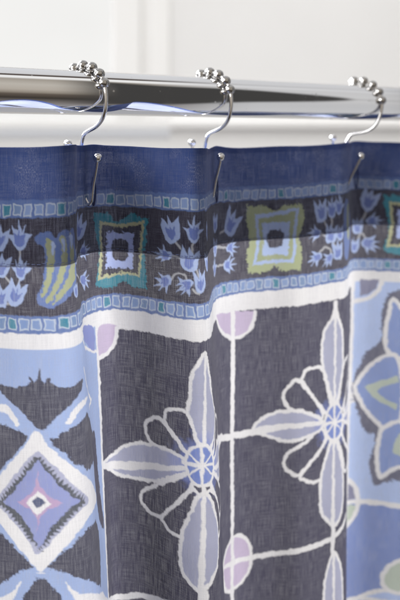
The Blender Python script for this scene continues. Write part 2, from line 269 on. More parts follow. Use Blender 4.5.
PRINT = """f|dark|0|0|0|300 900 7700 0 0 3400 -7700 0
f|peri|0|0|0|1465 900 1320 0 0 3400 -1320 0
f|sky|0|0|0|5580 900 1300 0 0 1803 -1300 0
f|blue|0|0|0|5580 2703 1300 0 0 1597 -1300 0
f|white|0|0|0|300 955 7700 0 0 85 -7700 0
f|white|0|0.3|0|225 955 1240 0 0 125 -1240 0
f|white|0|0.35|0|2785 955 2795 0 0 123 -2795 0
f|white|0|0.3|0|5580 955 1300 0 0 65 -1300 0
f|white|0|0.3|0|6880 955 1300 0 0 120 -1300 0
f|dark2|0|0.3|0|2130 1132 6 23 5 39 15 11 12 -18 17 -6 -6 24 27 22 38 13 51 -5 56 -10 21 2 -31 48 -53 35 -36 25 -36 34 -34 41 -30 30 -32 8 20 0 -33 -8 -30 -30 -34 -41 -35 -34 -36 -25 -53 -35 -31 -48 21 -2 56 10 51 5 38 -13 26 -22 -5 -24 17 6 12 18 15 -11 5 -39 6 -23
f|white|0|0.3|1|2241 1421 24 1 48 -47 93 -20 87 -6 -137 -19 -69 19
f|white|0|0.3|1|2019 1421 -24 1 -48 -47 -94 -20 -86 -6 137 -19 69 19
f|dark2|0|0.6|0|2168 1500 44 -25 56 -30 68 -15 69 -17 104 76 129 115 -102 111 -184 -20 -84 -65 -48 -65 -36 -35
f|dark2|0|0.6|0|2092 1500 -44 -25 -56 -30 -68 -15 -69 -17 -105 76 -128 115 102 111 184 -20 84 -65 48 -65 36 -35
f|dark|0|0.3|1|2581 1623 79 -22 18 94 8 176 22 154 42 162 -62 -17 -115 -194 -45 -183
l|white|0.84|0.2|1|2408 1180 68 109 169 136 -111 7
f|peri|0|0.3|1|2118 1442 34 54 54 69 59 63 72 83 137 116 90 102 -163 -7 -94 39 -67 71 -68 79 -51 63 -39 16 45 0 -39 -16 -51 -63 -68 -79 -67 -71 -94 -39 -163 7 90 -102 137 -116 72 -83 59 -63 54 -69 33 -54
f|white|0|0.2|1|2118 1459 31 50 51 66 56 60 68 79 129 111 85 97 -154 -7 -89 37 -63 68 -64 75 -48 60 -36 15 41 0 -36 -15 -48 -60 -64 -75 -64 -68 -88 -37 -154 7 85 -97 129 -111 68 -79 56 -60 51 -66 31 -50
f|greylav|0|0.2|1|2110 1555 54 55 60 75 60 85 56 75 -60 30 -66 66 -63 79 -67 65 -27 -65 -63 -79 -65 -66 -61 -30 56 -75 61 -85 60 -75
f|dash|0|0.25|0|2108 1588 19 -5 -6 21 19 -5 -6 22 19 -6 -6 22 18 -6 -5 22 19 -4 -5 23 19 -4 -5 23 19 -5 -5 23 19 -4 -5 23 19 -5 -5 22 18 -6 -5 22 19 -5 -5 22 18 -6 -5 22 18 -6 -5 21 18 -7 -5 22 18 -7 -5 14 3 19 -22 -7 2 19 -22 -7 2 20 -23 -7 8 18 -22 -2 8 18 -23 -2 9 18 -23 -2 8 18 -23 -2 10 17 -23 0 10 17 -23 1 10 17 -23 0 9 17 -22 0 8 18 -22 -4 7 18 -22 -4 8 18 -22 -4 8 17 -19 0 38 0 -18 0 8 -17 -22 4 7 -18 -21 4 7 -18 -22 4 8 -18 -23 0 10 -17 -23 0 10 -17 -23 -1 10 -17 -23 0 10 -17 -23 2 8 -18 -23 2 9 -18 -23 2 8 -18 -22 2 8 -18 -24 7 3 -20 -22 7 2 -19 -22 7 2 -19 -4 -14 18 7 -5 -22 18 7 -5 -21 18 6 -5 -22 18 6 -5 -22 19 5 -5 -22 18 6 -5 -22 19 5 -5 -23 19 4 -5 -23 19 5 -5 -23 19 4 -5 -23 19 4 -6 -22 19 6 -6 -22 19 6 -6 -22 19 5 -6 -21 19 5
f|perilav|0|0.35|1|2112 1600 20 40 30 30 40 64 38 50 42 38 -44 27 -50 51 -44 65 -29 65 -29 20 8 -20 -29 -65 -44 -65 -51 -51 -43 -27 42 -38 38 -50 40 -64 30 -30
f|pink|0|0.25|0|2104 1660 10 71 30 50 68 39 -64 27 -40 53 -20 70 12 -70 -39 -53 -64 -27 67 -39 31 -50
f|white|0|0.2|0|2104 1757 61 61 -69 67 -52 -67
f|slate|0|0.15|0|2098 1783 23 12 16 17 -17 21 -24 12 -7 -12 -17 -21 16 -17
f|dark2|0|0.6|0|2136 2141 43 -47 72 -68 65 -51 120 10 83 113 -9 116 -61 132 -121 -85 -46 -34 -48 -40 -47 -23
f|dark2|0|0.6|0|2073 2141 -44 -47 -71 -68 -65 -51 -120 10 -83 113 9 116 61 132 121 -85 46 -34 48 -40 47 -23
f|dark2|0|0.6|0|2082 2196 27 -1 27 15 18 35 29 37 21 53 12 75 -16 100 -122 -5 53 0 -122 5 -16 -100 12 -75 21 -53 28 -37 19 -35 27 -15 26 1
f|white|0|0.3|1|2204 2220 36 50 54 33 242 130 201 185 -17 15 -418 -280 -60 -38
f|white|0|0.3|1|2005 2220 -36 50 -54 33 -242 130 -201 185 17 15 418 -280 60 -38
l|white|0.84|0.2|1|2430 995 53 65 176 85 64 28 56 12
f|violet|0|0.2|1|2477 1000 258 31 12 134 -65 -14 -47 -46
l|white|1.51|0.25|1|2785 950 2 550 -7 600 0 900 5 1300
l|white|1.37|0.25|1|1465 950 0 3350
f|lilac|0|0.2|1|2807 1055 142 2 -4 58 -25 59 -48 41 -72 10
l|white|1.18|0.2|1|2949 1071 -7 60 -26 54 -45 35 -67 10
f|dark|0|0.2|1|3124 1630 26 -35 49 -31 41 6 40 34 50 49 55 58 40 35 -24 24 -61 -5 -82 2 -69 -31 -46 -39
g|tint|347.6,177.3,10,19|0.2|1|3124 1630 26 -35 49 -31 41 6 40 34 50 49 55 58 40 35 -24 24 -61 -5 -82 2 -69 -31 -46 -39
c|white|1.07|0.35|1|3124 1630 26 -35 49 -31 41 6 40 34 50 49 55 58 40 35 -24 24 -61 -5 -82 2 -69 -31 -46 -39
f|dark|0|0.2|1|3261 1570 8 -61 34 -20 69 -12 48 13 23 40 17 70 15 78 -31 47 -48 -5 -65 -74
g|tint|347.6,177.3,10,19|0.2|1|3261 1570 8 -61 34 -20 69 -12 48 13 23 40 17 70 15 78 -31 47 -48 -5 -65 -74
c|white|1.06|0.35|1|3261 1570 8 -61 34 -20 69 -12 48 13 23 40 17 70 15 78 -31 47 -48 -5 -65 -74
f|dark|0|0.2|1|3424 1803 -74 61 -95 61 -71 50 -79 55 -13 50 19 33 38 30 47 5 40 -18 48 -60 64 -75 68 -90
g|tint|347.6,177.3,10,19|0.2|1|3424 1803 -74 61 -95 61 -71 50 -79 55 -13 50 19 33 38 30 47 5 40 -18 48 -60 64 -75 68 -90
c|white|1.12|0.35|1|3424 1803 -74 61 -95 61 -71 50 -79 55 -13 50 19 33 38 30 47 5 40 -18 48 -60 64 -75 68 -90
f|dark|0|0.2|1|3236 2130 6 34 34 36 60 5 24 -10 25 -41 39 -99 28 -90 -4 -45 -45 12
g|tint|347.6,177.3,10,19|0.2|1|3236 2130 6 34 34 36 60 5 24 -10 25 -41 39 -99 28 -90 -4 -45 -45 12
c|white|1.07|0.35|1|3236 2130 6 34 34 36 60 5 24 -10 25 -41 39 -99 28 -90 -4 -45 -45 12
f|lav|0|0.3|1|2789 1850 112 -23 88 -50 99 -32 122 -15 81 3 122 32 27 35 -120 67 -120 73 -114 21 -132 -7 -74 -49
g|tint|347.6,177.3,10,22|0.2|1|2789 1850 112 -23 88 -50 99 -32 122 -15 81 3 122 32 27 35 -120 67 -120 73 -114 21 -132 -7 -74 -49
c|white|1.07|0.4|1|2789 1850 112 -23 88 -50 99 -32 122 -15 81 3 122 32 27 35 -120 67 -120 73 -114 21 -132 -7 -74 -49
l|white|1.48,2.52,2.52,1.78,1.18|0.15|1|2789 1856 152 39 112 -9 167 -36 227 -64
f|dark|0|0.2|1|3829 1630 -26 -35 -49 -31 -41 6 -41 34 -50 49 -54 58 -41 35 25 24 61 -5 82 2 69 -31 46 -39
g|tint|347.6,177.3,10,19|0.2|1|3829 1630 -26 -35 -49 -31 -41 6 -41 34 -50 49 -54 58 -41 35 25 24 61 -5 82 2 69 -31 46 -39
c|white|1.07|0.35|1|3829 1630 -26 -35 -49 -31 -41 6 -41 34 -50 49 -54 58 -41 35 25 24 61 -5 82 2 69 -31 46 -39
f|dark|0|0.2|1|3692 1570 -8 -61 -34 -20 -70 -12 -47 13 -24 40 -17 70 -14 78 31 47 48 -5 64 -74
g|tint|347.6,177.3,10,19|0.2|1|3692 1570 -8 -61 -34 -20 -70 -12 -47 13 -24 40 -17 70 -14 78 31 47 48 -5 64 -74
c|white|1.06|0.35|1|3692 1570 -8 -61 -34 -20 -70 -12 -47 13 -24 40 -17 70 -14 78 31 47 48 -5 64 -74
f|dark|0|0.2|1|3529 1803 74 61 95 61 71 50 79 55 13 50 -19 33 -38 30 -47 5 -40 -18 -48 -60 -64 -75 -68 -90
g|tint|347.6,177.3,10,19|0.2|1|3529 1803 74 61 95 61 71 50 79 55 13 50 -19 33 -38 30 -47 5 -40 -18 -48 -60 -64 -75 -68 -90
c|white|1.12|0.35|1|3529 1803 74 61 95 61 71 50 79 55 13 50 -19 33 -38 30 -47 5 -40 -18 -48 -60 -64 -75 -68 -90
f|dark|0|0.2|1|3717 2130 -7 34 -33 36 -60 5 -24 -10 -25 -41 -39 -99 -28 -90 4 -45 44 12
g|tint|347.6,177.3,10,19|0.2|1|3717 2130 -7 34 -33 36 -60 5 -24 -10 -25 -41 -39 -99 -28 -90 4 -45 44 12
c|white|1.07|0.35|1|3717 2130 -7 34 -33 36 -60 5 -24 -10 -25 -41 -39 -99 -28 -90 4 -45 44 12
f|lav|0|0.3|1|4163 1850 -111 -23 -88 -50 -99 -32 -122 -15 -82 3 -122 32 -26 35 120 67 120 73 113 21 133 -7 74 -49
g|tint|347.6,177.3,10,22|0.2|1|4163 1850 -111 -23 -88 -50 -99 -32 -122 -15 -82 3 -122 32 -26 35 120 67 120 73 113 21 133 -7 74 -49
c|white|1.07|0.4|1|4163 1850 -111 -23 -88 -50 -99 -32 -122 -15 -82 3 -122 32 -26 35 120 67 120 73 113 21 133 -7 74 -49
l|white|1.48,2.52,2.52,1.78,1.18|0.15|1|4164 1856 -153 39 -111 -9 -168 -36 -226 -64
f|lav|0|0.3|1|3519 1147 -47 63 -33 57 -15 114 -15 89 16 64 31 96 24 65 36 5 77 -73 61 -93 -68 -134 -43 -180
g|tint|347.6,177.3,10,22|0.2|1|3519 1147 -47 63 -33 57 -15 114 -15 89 16 64 31 96 24 65 36 5 77 -73 61 -93 -68 -134 -43 -180
c|white|1.06|0.4|1|3519 1147 -47 63 -33 57 -15 114 -15 89 16 64 31 96 24 65 36 5 77 -73 61 -93 -68 -134 -43 -180
l|white|0.84,0.95,1.26|0.15|1|3524 1154 -17 255 -19 321
f|lav|0|0.3|1|3457 1935 -40 95 -56 131 -21 179 21 79 47 36 40 25 35 -34 35 -46 54 -80 27 -155 -43 -120 -51 -109
g|tint|347.6,177.3,10,22|0.2|1|3457 1935 -40 95 -56 131 -21 179 21 79 47 36 40 25 35 -34 35 -46 54 -80 27 -155 -43 -120 -51 -109
c|white|1.06|0.4|1|3457 1935 -40 95 -56 131 -21 179 21 79 47 36 40 25 35 -34 35 -46 54 -80 27 -155 -43 -120 -51 -109
l|white|1.26,1.4,1.82|0.15|1|3484 1906 -14 279 -18 295
f|heart|0|0.2|1|3564 1773 -3 30 -8 27 -14 24 -19 18 -21 12 -23 4 -22 -4 -22 -12 -18 -18 -14 -24 -9 -27 -3 -30 3 -30 9 -28 14 -24 18 -18 22 -11 22 -4 23 4 21 11 19 18 14 24 8 28
c|white|0.95|0.35|1|3564 1773 -3 30 -8 27 -14 24 -19 18 -21 12 -23 4 -22 -4 -22 -12 -18 -18 -14 -24 -9 -27 -3 -30 3 -30 9 -28 14 -24 18 -18 22 -11 22 -4 23 4 21 11 19 18 14 24 8 28
l|white|0.85|0.25|1|3468 1773 96 0
l|white|0.6|0.25|1|3476 1761 0 127
l|white|0.6|0.25|1|3469 1766 81 69
l|white|0.6|0.25|1|3484 1766 -81 69
l|white|0.6|0.25|1|3484 1779 -81 -69
l|white|0.6|0.25|1|3469 1779 81 -69
l|white|0.9|0.2|1|3476 1888 0 -115
l|white|0.9|0.2|1|3476 1658 0 115
l|white|1.1|0.2|1|3371 1773 105 0
l|white|1.96|0.2|1|3459 2465 -3 57
l|white|1.6|0.2|1|3476 2477 -5 1823
l|white|1.77|0.2|1|2731 2628 209 63 103 -16 98 -17 163 -37 88 -30 60 -46
f|lilac|0|0.25|0|4057 1050 235 25 176 15 -8 60 -36 64 -70 34 -113 -18 -119 -82
l|white|1.19|0.2|1|4054 1056 67 84 87 70 84 40 78 -4 61 -39 29 -57 7 -54
f|lilac|0|0.3|1|4442 2754 -6 54 -18 49 -29 39 -36 25 -41 8 -40 -8 -36 -25 -29 -39 -18 -49 -7 -54 7 -54 18 -49 29 -38 36 -25 40 -9 41 9 36 25 29 38 18 49
c|white|1.15|0.3|1|4442 2754 -6 54 -18 49 -29 39 -36 25 -41 8 -40 -8 -36 -25 -29 -39 -18 -49 -7 -54 7 -54 18 -49 29 -38 36 -25 40 -9 41 9 36 25 29 38 18 49
l|white|2.05,2.05,1.85,1.45,1.52,1.52|0.25|1|4290 950 2 450 -7 500 5 500 0 600 0 1300
l|white|1.36,1.69,1.69,1.86,2.03,2.03,1.69,1.53,1.53|0.25|1|4209 2721 146 38 113 1 178 -13 182 -17 144 0 108 -15 84 -45 100 -49
l|white|1.65,1.98,1.98,2.31,1.65|0.2|1|3711 1709 485 166 100 20 97 15 75 -10
f|dark|0|0.2|1|4668 1673 43 -58 49 -40 48 35 64 60 60 85 52 107 -44 3 -110 -49 -77 -31 -57 -35
g|tint|508.3,192.3,10,19|0.2|1|4668 1673 43 -58 49 -40 48 35 64 60 60 85 52 107 -44 3 -110 -49 -77 -31 -57 -35
c|white|1.23|0.35|1|4668 1673 43 -58 49 -40 48 35 64 60 60 85 52 107 -44 3 -110 -49 -77 -31 -57 -35
f|dark|0|0.2|1|4815 1605 0 -41 16 -39 57 -10 72 10 42 66 34 138 16 71 -42 47 -70 -82
g|tint|508.3,192.3,10,19|0.2|1|4815 1605 0 -41 16 -39 57 -10 72 10 42 66 34 138 16 71 -42 47 -70 -82
c|white|1.24|0.35|1|4815 1605 0 -41 16 -39 57 -10 72 10 42 66 34 138 16 71 -42 47 -70 -82
f|dark|0|0.2|1|4958 1940 -103 59 -139 61 -41 60 13 55 65 44 39 -4 62 -47 102 -78 53 -79
g|tint|508.3,192.3,10,19|0.2|1|4958 1940 -103 59 -139 61 -41 60 13 55 65 44 39 -4 62 -47 102 -78 53 -79
c|white|1.22|0.35|1|4958 1940 -103 59 -139 61 -41 60 13 55 65 44 39 -4 62 -47 102 -78 53 -79
f|dark|0|0.2|1|4799 2225 22 36 59 29 76 5 27 -63 34 -96 35 -76 -34 -40 -62 75
g|tint|508.3,192.3,10,19|0.2|1|4799 2225 22 36 59 29 76 5 27 -63 34 -96 35 -76 -34 -40 -62 75
c|white|1.24|0.35|1|4799 2225 22 36 59 29 76 5 27 -63 34 -96 35 -76 -34 -40 -62 75
f|lav|0|0.3|1|4452 1885 36 -45 64 -34 94 -20 107 -1 78 19 126 72 35 44 -60 40 -140 20 -111 5 -107 -34 -71 -33
g|tint|508.3,192.3,10,22|0.2|1|4452 1885 36 -45 64 -34 94 -20 107 -1 78 19 126 72 35 44 -60 40 -140 20 -111 5 -107 -34 -71 -33
c|white|1.23|0.4|1|4452 1885 36 -45 64 -34 94 -20 107 -1 78 19 126 72 35 44 -60 40 -140 20 -111 5 -107 -34 -71 -33
l|white|2.02,2.53,1.86,1.35|0.15|1|4355 1910 162 -10 199 -15 276 20
f|dark|0|0.2|1|5498 1673 -43 -58 -50 -40 -47 35 -64 60 -60 85 -52 107 44 3 109 -49 78 -31 57 -35
g|tint|508.3,192.3,10,19|0.2|1|5498 1673 -43 -58 -50 -40 -47 35 -64 60 -60 85 -52 107 44 3 109 -49 78 -31 57 -35
c|white|1.23|0.35|1|5498 1673 -43 -58 -50 -40 -47 35 -64 60 -60 85 -52 107 44 3 109 -49 78 -31 57 -35
f|dark|0|0.2|1|5350 1605 1 -41 -17 -39 -57 -10 -71 10 -43 66 -33 138 -16 71 42 47 69 -82
g|tint|508.3,192.3,10,19|0.2|1|5350 1605 1 -41 -17 -39 -57 -10 -71 10 -43 66 -33 138 -16 71 42 47 69 -82
c|white|1.24|0.35|1|5350 1605 1 -41 -17 -39 -57 -10 -71 10 -43 66 -33 138 -16 71 42 47 69 -82
f|dark|0|0.2|1|5208 1940 102 59 139 61 41 60 -12 55 -65 44 -39 -4 -63 -47 -102 -78 -52 -79
g|tint|508.3,192.3,10,19|0.2|1|5208 1940 102 59 139 61 41 60 -12 55 -65 44 -39 -4 -63 -47 -102 -78 -52 -79
c|white|1.22|0.35|1|5208 1940 102 59 139 61 41 60 -12 55 -65 44 -39 -4 -63 -47 -102 -78 -52 -79
f|dark|0|0.2|1|5367 2225 -23 36 -58 29 -76 5 -27 -63 -35 -96 -34 -76 34 -40 61 75
g|tint|508.3,192.3,10,19|0.2|1|5367 2225 -23 36 -58 29 -76 5 -27 -63 -35 -96 -34 -76 34 -40 61 75
c|white|1.24|0.35|1|5367 2225 -23 36 -58 29 -76 5 -27 -63 -35 -96 -34 -76 34 -40 61 75
f|lav|0|0.3|1|5714 1885 -36 -45 -65 -34 -94 -20 -106 -1 -78 19 -126 72 -35 44 60 40 140 20 111 5 106 -34 72 -33
g|tint|508.3,192.3,10,22|0.2|1|5714 1885 -36 -45 -65 -34 -94 -20 -106 -1 -78 19 -126 72 -35 44 60 40 140 20 111 5 106 -34 72 -33
c|white|1.23|0.4|1|5714 1885 -36 -45 -65 -34 -94 -20 -106 -1 -78 19 -126 72 -35 44 60 40 140 20 111 5 106 -34 72 -33
l|white|2.02,2.53,1.86,1.35|0.15|1|5811 1910 -162 -10 -200 -15 -275 20
f|lav|0|0.3|1|5087 1155 -25 54 -58 66 -27 114 8 137 27 94 40 110 27 68 25 -23 39 -117 25 -98 -1 -120 -7 -125 -40 -100
g|tint|508.3,192.3,10,22|0.2|1|5087 1155 -25 54 -58 66 -27 114 8 137 27 94 40 110 27 68 25 -23 39 -117 25 -98 -1 -120 -7 -125 -40 -100
c|white|1.25|0.4|1|5087 1155 -25 54 -58 66 -27 114 8 137 27 94 40 110 27 68 25 -23 39 -117 25 -98 -1 -120 -7 -125 -40 -100
l|white|1.73,1.21,0.9,0.9|0.15|1|5091 1100 0 120 -3 275 -5 310
f|lav|0|0.3|1|5052 2060 -44 95 -43 128 -9 147 16 95 62 76 45 38 37 -26 39 -51 22 -111 -1 -138 -31 -128 -40 -114
g|tint|508.3,192.3,10,22|0.2|1|5052 2060 -44 95 -43 128 -9 147 16 95 62 76 45 38 37 -26 39 -51 22 -111 -1 -138 -31 -128 -40 -114
c|white|1.24|0.4|1|5052 2060 -44 95 -43 128 -9 147 16 95 62 76 45 38 37 -26 39 -51 22 -111 -1 -138 -31 -128 -40 -114
l|white|1.04,1.14,1.56|0.15|1|5078 2045 -5 275 -4 316
f|heart|0|0.2|1|5163 1923 -3 32 -8 30 -13 26 -16 20 -19 12 -21 5 -21 -5 -19 -12 -17 -20 -12 -26 -8 -30 -3 -32 3 -33 8 -30 12 -26 17 -20 19 -12 21 -4 21 4 19 12 16 20 13 26 8 30
c|white|0.95|0.35|1|5163 1923 -3 32 -8 30 -13 26 -16 20 -19 12 -21 5 -21 -5 -19 -12 -17 -20 -12 -26 -8 -30 -3 -32 3 -33 8 -30 12 -26 17 -20 19 -12 21 -4 21 4 19 12 16 20 13 26 8 30
l|white|0.85|0.25|1|5075 1923 88 0
l|white|0.6|0.25|1|5083 1910 0 138
l|white|0.6|0.25|1|5076 1916 74 75
l|white|0.6|0.25|1|5090 1916 -74 75
l|white|0.6|0.25|1|5090 1929 -74 -74
l|white|0.6|0.25|1|5076 1929 74 -74
l|white|0.9|0.2|1|5083 2048 0 -125
l|white|0.9|0.2|1|5083 1798 0 125
l|white|1.1|0.2|1|4987 1923 96 0
l|white|1.73,1.9,1.38|0.2|1|5069 2615 1 119 -6 87
f|lav|0|0.3|1|5077 2820 -59 104 -30 130 0 220 55 280 80 0 50 -280 0 -220 -30 -130
c|white|1.1|0.3|1|5077 2820 -59 104 -30 130 0 220 55 280 80 0 50 -280 0 -220 -30 -130
l|white|1.1|0.2|1|5078 2820 -3 1480
f|dark3|0|0.9|0|5928 1096 -56 19 -28 15 -20 55 -19 75 -5 115 16 74 -40 70 -70 46 -34 53 -13 60 -35 51 -16 111 10 60 29 110 30 114 43 52 48 14 9 67 -12 68 -25 64 0 61 16 50 20 75 24 5 29 -25 65 -23 75 -15 145 0 74 15 66 23 29 25 24 -5 20 -75 16 -50 0 -61 -25 -64 -12 -68 9 -67 48 -14 43 -52 29 -114 30 -110 10 -60 -16 -111 -35 -51 -13 -60 -34 -53 -70 -46 -40 -70 16 -74 -5 -115 -19 -75 -21 -55 -27 -15 -56 -19
f|petal|0|0.2|1|5880 1166 -19 77 -25 122 -6 97 22 103 63 41 59 -18 19 -122 -8 -132 -41 -104
c|white|1.57|0.25|1|5880 1166 -19 77 -25 122 -6 97 22 103 63 41 59 -18 19 -122 -8 -132 -41 -104
f|petal|0|0.2|1|6202 1166 20 77 25 122 5 97 -21 103 -64 41 -59 -18 -18 -122 8 -132 41 -104
c|white|1.57|0.25|1|6202 1166 20 77 25 122 5 97 -21 103 -64 41 -59 -18 -18 -122 8 -132 41 -104
f|petal|0|0.2|1|5628 1835 47 -90 89 -99 89 -56 68 16 35 199 -9 250 -59 55 -66 24 -48 -49 -58 -60 -51 -90
c|white|1.57|0.25|1|5628 1835 47 -90 89 -99 89 -56 68 16 35 199 -9 250 -59 55 -66 24 -48 -49 -58 -60 -51 -90
f|petal|0|0.2|1|6455 1835 -47 -90 -89 -99 -89 -56 -69 16 -34 199 9 250 59 55 66 24 48 -49 58 -60 51 -90
c|white|1.57|0.25|1|6455 1835 -47 -90 -89 -99 -89 -56 -69 16 -34 199 9 250 59 55 66 24 48 -49 58 -60 51 -90
f|petal|0|0.2|1|5823 2149 -19 61 -12 100 2 112 22 88 44 -35 59 -44 49 -26 24 -153 -27 -147 -57 -18
c|white|1.57|0.25|1|5823 2149 -19 61 -12 100 2 112 22 88 44 -35 59 -44 49 -26 24 -153 -27 -147 -57 -18
f|petal|0|0.2|1|6260 2149 19 61 12 100 -2 112 -22 88 -44 -35 -59 -44 -49 -26 -24 -153 26 -147 58 -18
c|white|1.57|0.25|1|6260 2149 19 61 12 100 -2 112 -22 88 -44 -35 -59 -44 -49 -26 -24 -153 26 -147 58 -18
f|green|0|0.3|0|5692 1836 96 -46 136 -50 7 45 -115 46 -40 34 68 55 76 30 -7 46 -109 -51 -55 -40
f|green|0|0.4|1|5897 2314 19 -93 32 -55 20 126 -20 48
f|violetgrey|0|0.2|0|5640 1026 140 -1 -20 65 -57 45 -59 15
l|white|1.69|0.2|1|5800 1005 -12 75 -42 55 -58 40 -74 11
l|white|1.93|0.25|1|5550 2698 280 10 250 10 800 -15
f|violetgrey|0|0.25|1|5460 2673 20 -110 60 -35 70 25 40 70 10 55
f|green|0|0.25|1|5460 2733 195 0 -15 70 -50 60 -60 20 -50 -40
l|white|1.66|0.25|1|5440 2563 80 -55 70 15 60 70 23 110 -23 100 -60 75 -70 25 -70 -50
l|white|1.87|0.25|1|5580 950 3 550 -5 700 2 2100
l|white|2.02|0.25|1|6880 950 0 3350
f|sky|0|0.2|1|5636 3445 44 -10 55 -30 89 -35 96 -20 54 7 18 88 -653 -26
c|white|1.57|0.25|1|5636 3445 44 -10 55 -30 89 -35 96 -20 54 7 18 88 -653 -26
f|green|0|0.2|1|5838 3264 38 -82 50 -43 42 -14 29 101 -23 131 -66 8 -52 -30
c|white|1.49|0.25|1|5838 3264 38 -82 50 -43 42 -14 29 101 -23 131 -66 8 -52 -30
f|dark|0|0.2|1|514 1630 26 -35 49 -31 41 6 40 34 50 49 55 58 40 35 -24 24 -61 -5 -82 2 -69 -31 -46 -39
f|dark|0|0.2|1|7219 1630 26 -35 49 -31 41 6 41 34 50 49 54 58 41 35 -25 24 -61 -5 -82 2 -69 -31 -46 -39
g|tint|86.6,177.3,10,19|0.2|1|514 1630 26 -35 49 -31 41 6 40 34 50 49 55 58 40 35 -24 24 -61 -5 -82 2 -69 -31 -46 -39
g|tint|757.2,177.3,10,19|0.2|1|7219 1630 26 -35 49 -31 41 6 41 34 50 49 54 58 41 35 -25 24 -61 -5 -82 2 -69 -31 -46 -39
c|white|1.07|0.35|1|514 1630 26 -35 49 -31 41 6 40 34 50 49 55 58 40 35 -24 24 -61 -5 -82 2 -69 -31 -46 -39
c|white|1.07|0.35|1|7219 1630 26 -35 49 -31 41 6 41 34 50 49 54 58 41 35 -25 24 -61 -5 -82 2 -69 -31 -46 -39
f|dark|0|0.2|1|651 1570 8 -61 34 -20 69 -12 48 13 23 40 17 70 15 78 -31 47 -48 -5 -65 -74
f|dark|0|0.2|1|7356 1570 8 -61 34 -20 70 -12 47 13 24 40 17 70 14 78 -31 47 -48 -5 -64 -74
g|tint|86.6,177.3,10,19|0.2|1|651 1570 8 -61 34 -20 69 -12 48 13 23 40 17 70 15 78 -31 47 -48 -5 -65 -74
g|tint|757.2,177.3,10,19|0.2|1|7356 1570 8 -61 34 -20 70 -12 47 13 24 40 17 70 14 78 -31 47 -48 -5 -64 -74
c|white|1.06|0.35|1|651 1570 8 -61 34 -20 69 -12 48 13 23 40 17 70 15 78 -31 47 -48 -5 -65 -74
c|white|1.06|0.35|1|7356 1570 8 -61 34 -20 70 -12 47 13 24 40 17 70 14 78 -31 47 -48 -5 -64 -74
f|dark|0|0.2|1|814 1803 -74 61 -95 61 -71 50 -79 55 -13 50 19 33 38 30 47 5 40 -18 48 -60 64 -75 68 -90
f|dark|0|0.2|1|7519 1803 -74 61 -95 61 -71 50 -79 55 -13 50 19 33 38 30 47 5 40 -18 48 -60 64 -75 68 -90
g|tint|86.6,177.3,10,19|0.2|1|814 1803 -74 61 -95 61 -71 50 -79 55 -13 50 19 33 38 30 47 5 40 -18 48 -60 64 -75 68 -90
g|tint|757.2,177.3,10,19|0.2|1|7519 1803 -74 61 -95 61 -71 50 -79 55 -13 50 19 33 38 30 47 5 40 -18 48 -60 64 -75 68 -90
c|white|1.12|0.35|1|814 1803 -74 61 -95 61 -71 50 -79 55 -13 50 19 33 38 30 47 5 40 -18 48 -60 64 -75 68 -90
c|white|1.12|0.35|1|7519 1803 -74 61 -95 61 -71 50 -79 55 -13 50 19 33 38 30 47 5 40 -18 48 -60 64 -75 68 -90
f|dark|0|0.2|1|626 2130 6 34 34 36 60 5 24 -10 25 -41 39 -99 28 -90 -4 -45 -45 12
f|dark|0|0.2|1|7331 2130 7 34 33 36 60 5 24 -10 25 -41 39 -99 28 -90 -4 -45 -44 12
g|tint|86.6,177.3,10,19|0.2|1|626 2130 6 34 34 36 60 5 24 -10 25 -41 39 -99 28 -90 -4 -45 -45 12
g|tint|757.2,177.3,10,19|0.2|1|7331 2130 7 34 33 36 60 5 24 -10 25 -41 39 -99 28 -90 -4 -45 -44 12
c|white|1.07|0.35|1|626 2130 6 34 34 36 60 5 24 -10 25 -41 39 -99 28 -90 -4 -45 -45 12
c|white|1.07|0.35|1|7331 2130 7 34 33 36 60 5 24 -10 25 -41 39 -99 28 -90 -4 -45 -44 12
f|lav|0|0.3|1|179 1850 112 -23 88 -50 99 -32 122 -15 81 3 122 32 27 35 -120 67 -120 73 -114 21 -132 -7 -74 -49
f|lav|0|0.3|1|6885 1850 111 -23 88 -50 99 -32 122 -15 82 3 122 32 26 35 -120 67 -120 73 -113 21 -133 -7 -74 -49
g|tint|86.6,177.3,10,22|0.2|1|179 1850 112 -23 88 -50 99 -32 122 -15 81 3 122 32 27 35 -120 67 -120 73 -114 21 -132 -7 -74 -49
g|tint|757.2,177.3,10,22|0.2|1|6885 1850 111 -23 88 -50 99 -32 122 -15 82 3 122 32 26 35 -120 67 -120 73 -113 21 -133 -7 -74 -49
c|white|1.07|0.4|1|179 1850 112 -23 88 -50 99 -32 122 -15 81 3 122 32 27 35 -120 67 -120 73 -114 21 -132 -7 -74 -49
c|white|1.07|0.4|1|6885 1850 111 -23 88 -50 99 -32 122 -15 82 3 122 32 26 35 -120 67 -120 73 -113 21 -133 -7 -74 -49
l|white|1.48,2.52,2.52,1.78,1.18|0.15|1|179 1856 152 39 112 -9 167 -36 227 -64
l|white|1.48,2.52,2.52,1.78,1.18|0.15|1|6884 1856 153 39 111 -9 168 -36 226 -64
f|dark|0|0.2|1|1219 1630 -26 -35 -49 -31 -41 6 -41 34 -50 49 -54 58 -41 35 25 24 61 -5 82 2 69 -31 46 -39
f|dark|0|0.2|1|7924 1630 -26 -35 -49 -31 -41 6 -40 34 -50 49 -55 58 -40 35 24 24 61 -5 82 2 69 -31 46 -39
g|tint|86.6,177.3,10,19|0.2|1|1219 1630 -26 -35 -49 -31 -41 6 -41 34 -50 49 -54 58 -41 35 25 24 61 -5 82 2 69 -31 46 -39
g|tint|757.2,177.3,10,19|0.2|1|7924 1630 -26 -35 -49 -31 -41 6 -40 34 -50 49 -55 58 -40 35 24 24 61 -5 82 2 69 -31 46 -39
c|white|1.07|0.35|1|1219 1630 -26 -35 -49 -31 -41 6 -41 34 -50 49 -54 58 -41 35 25 24 61 -5 82 2 69 -31 46 -39
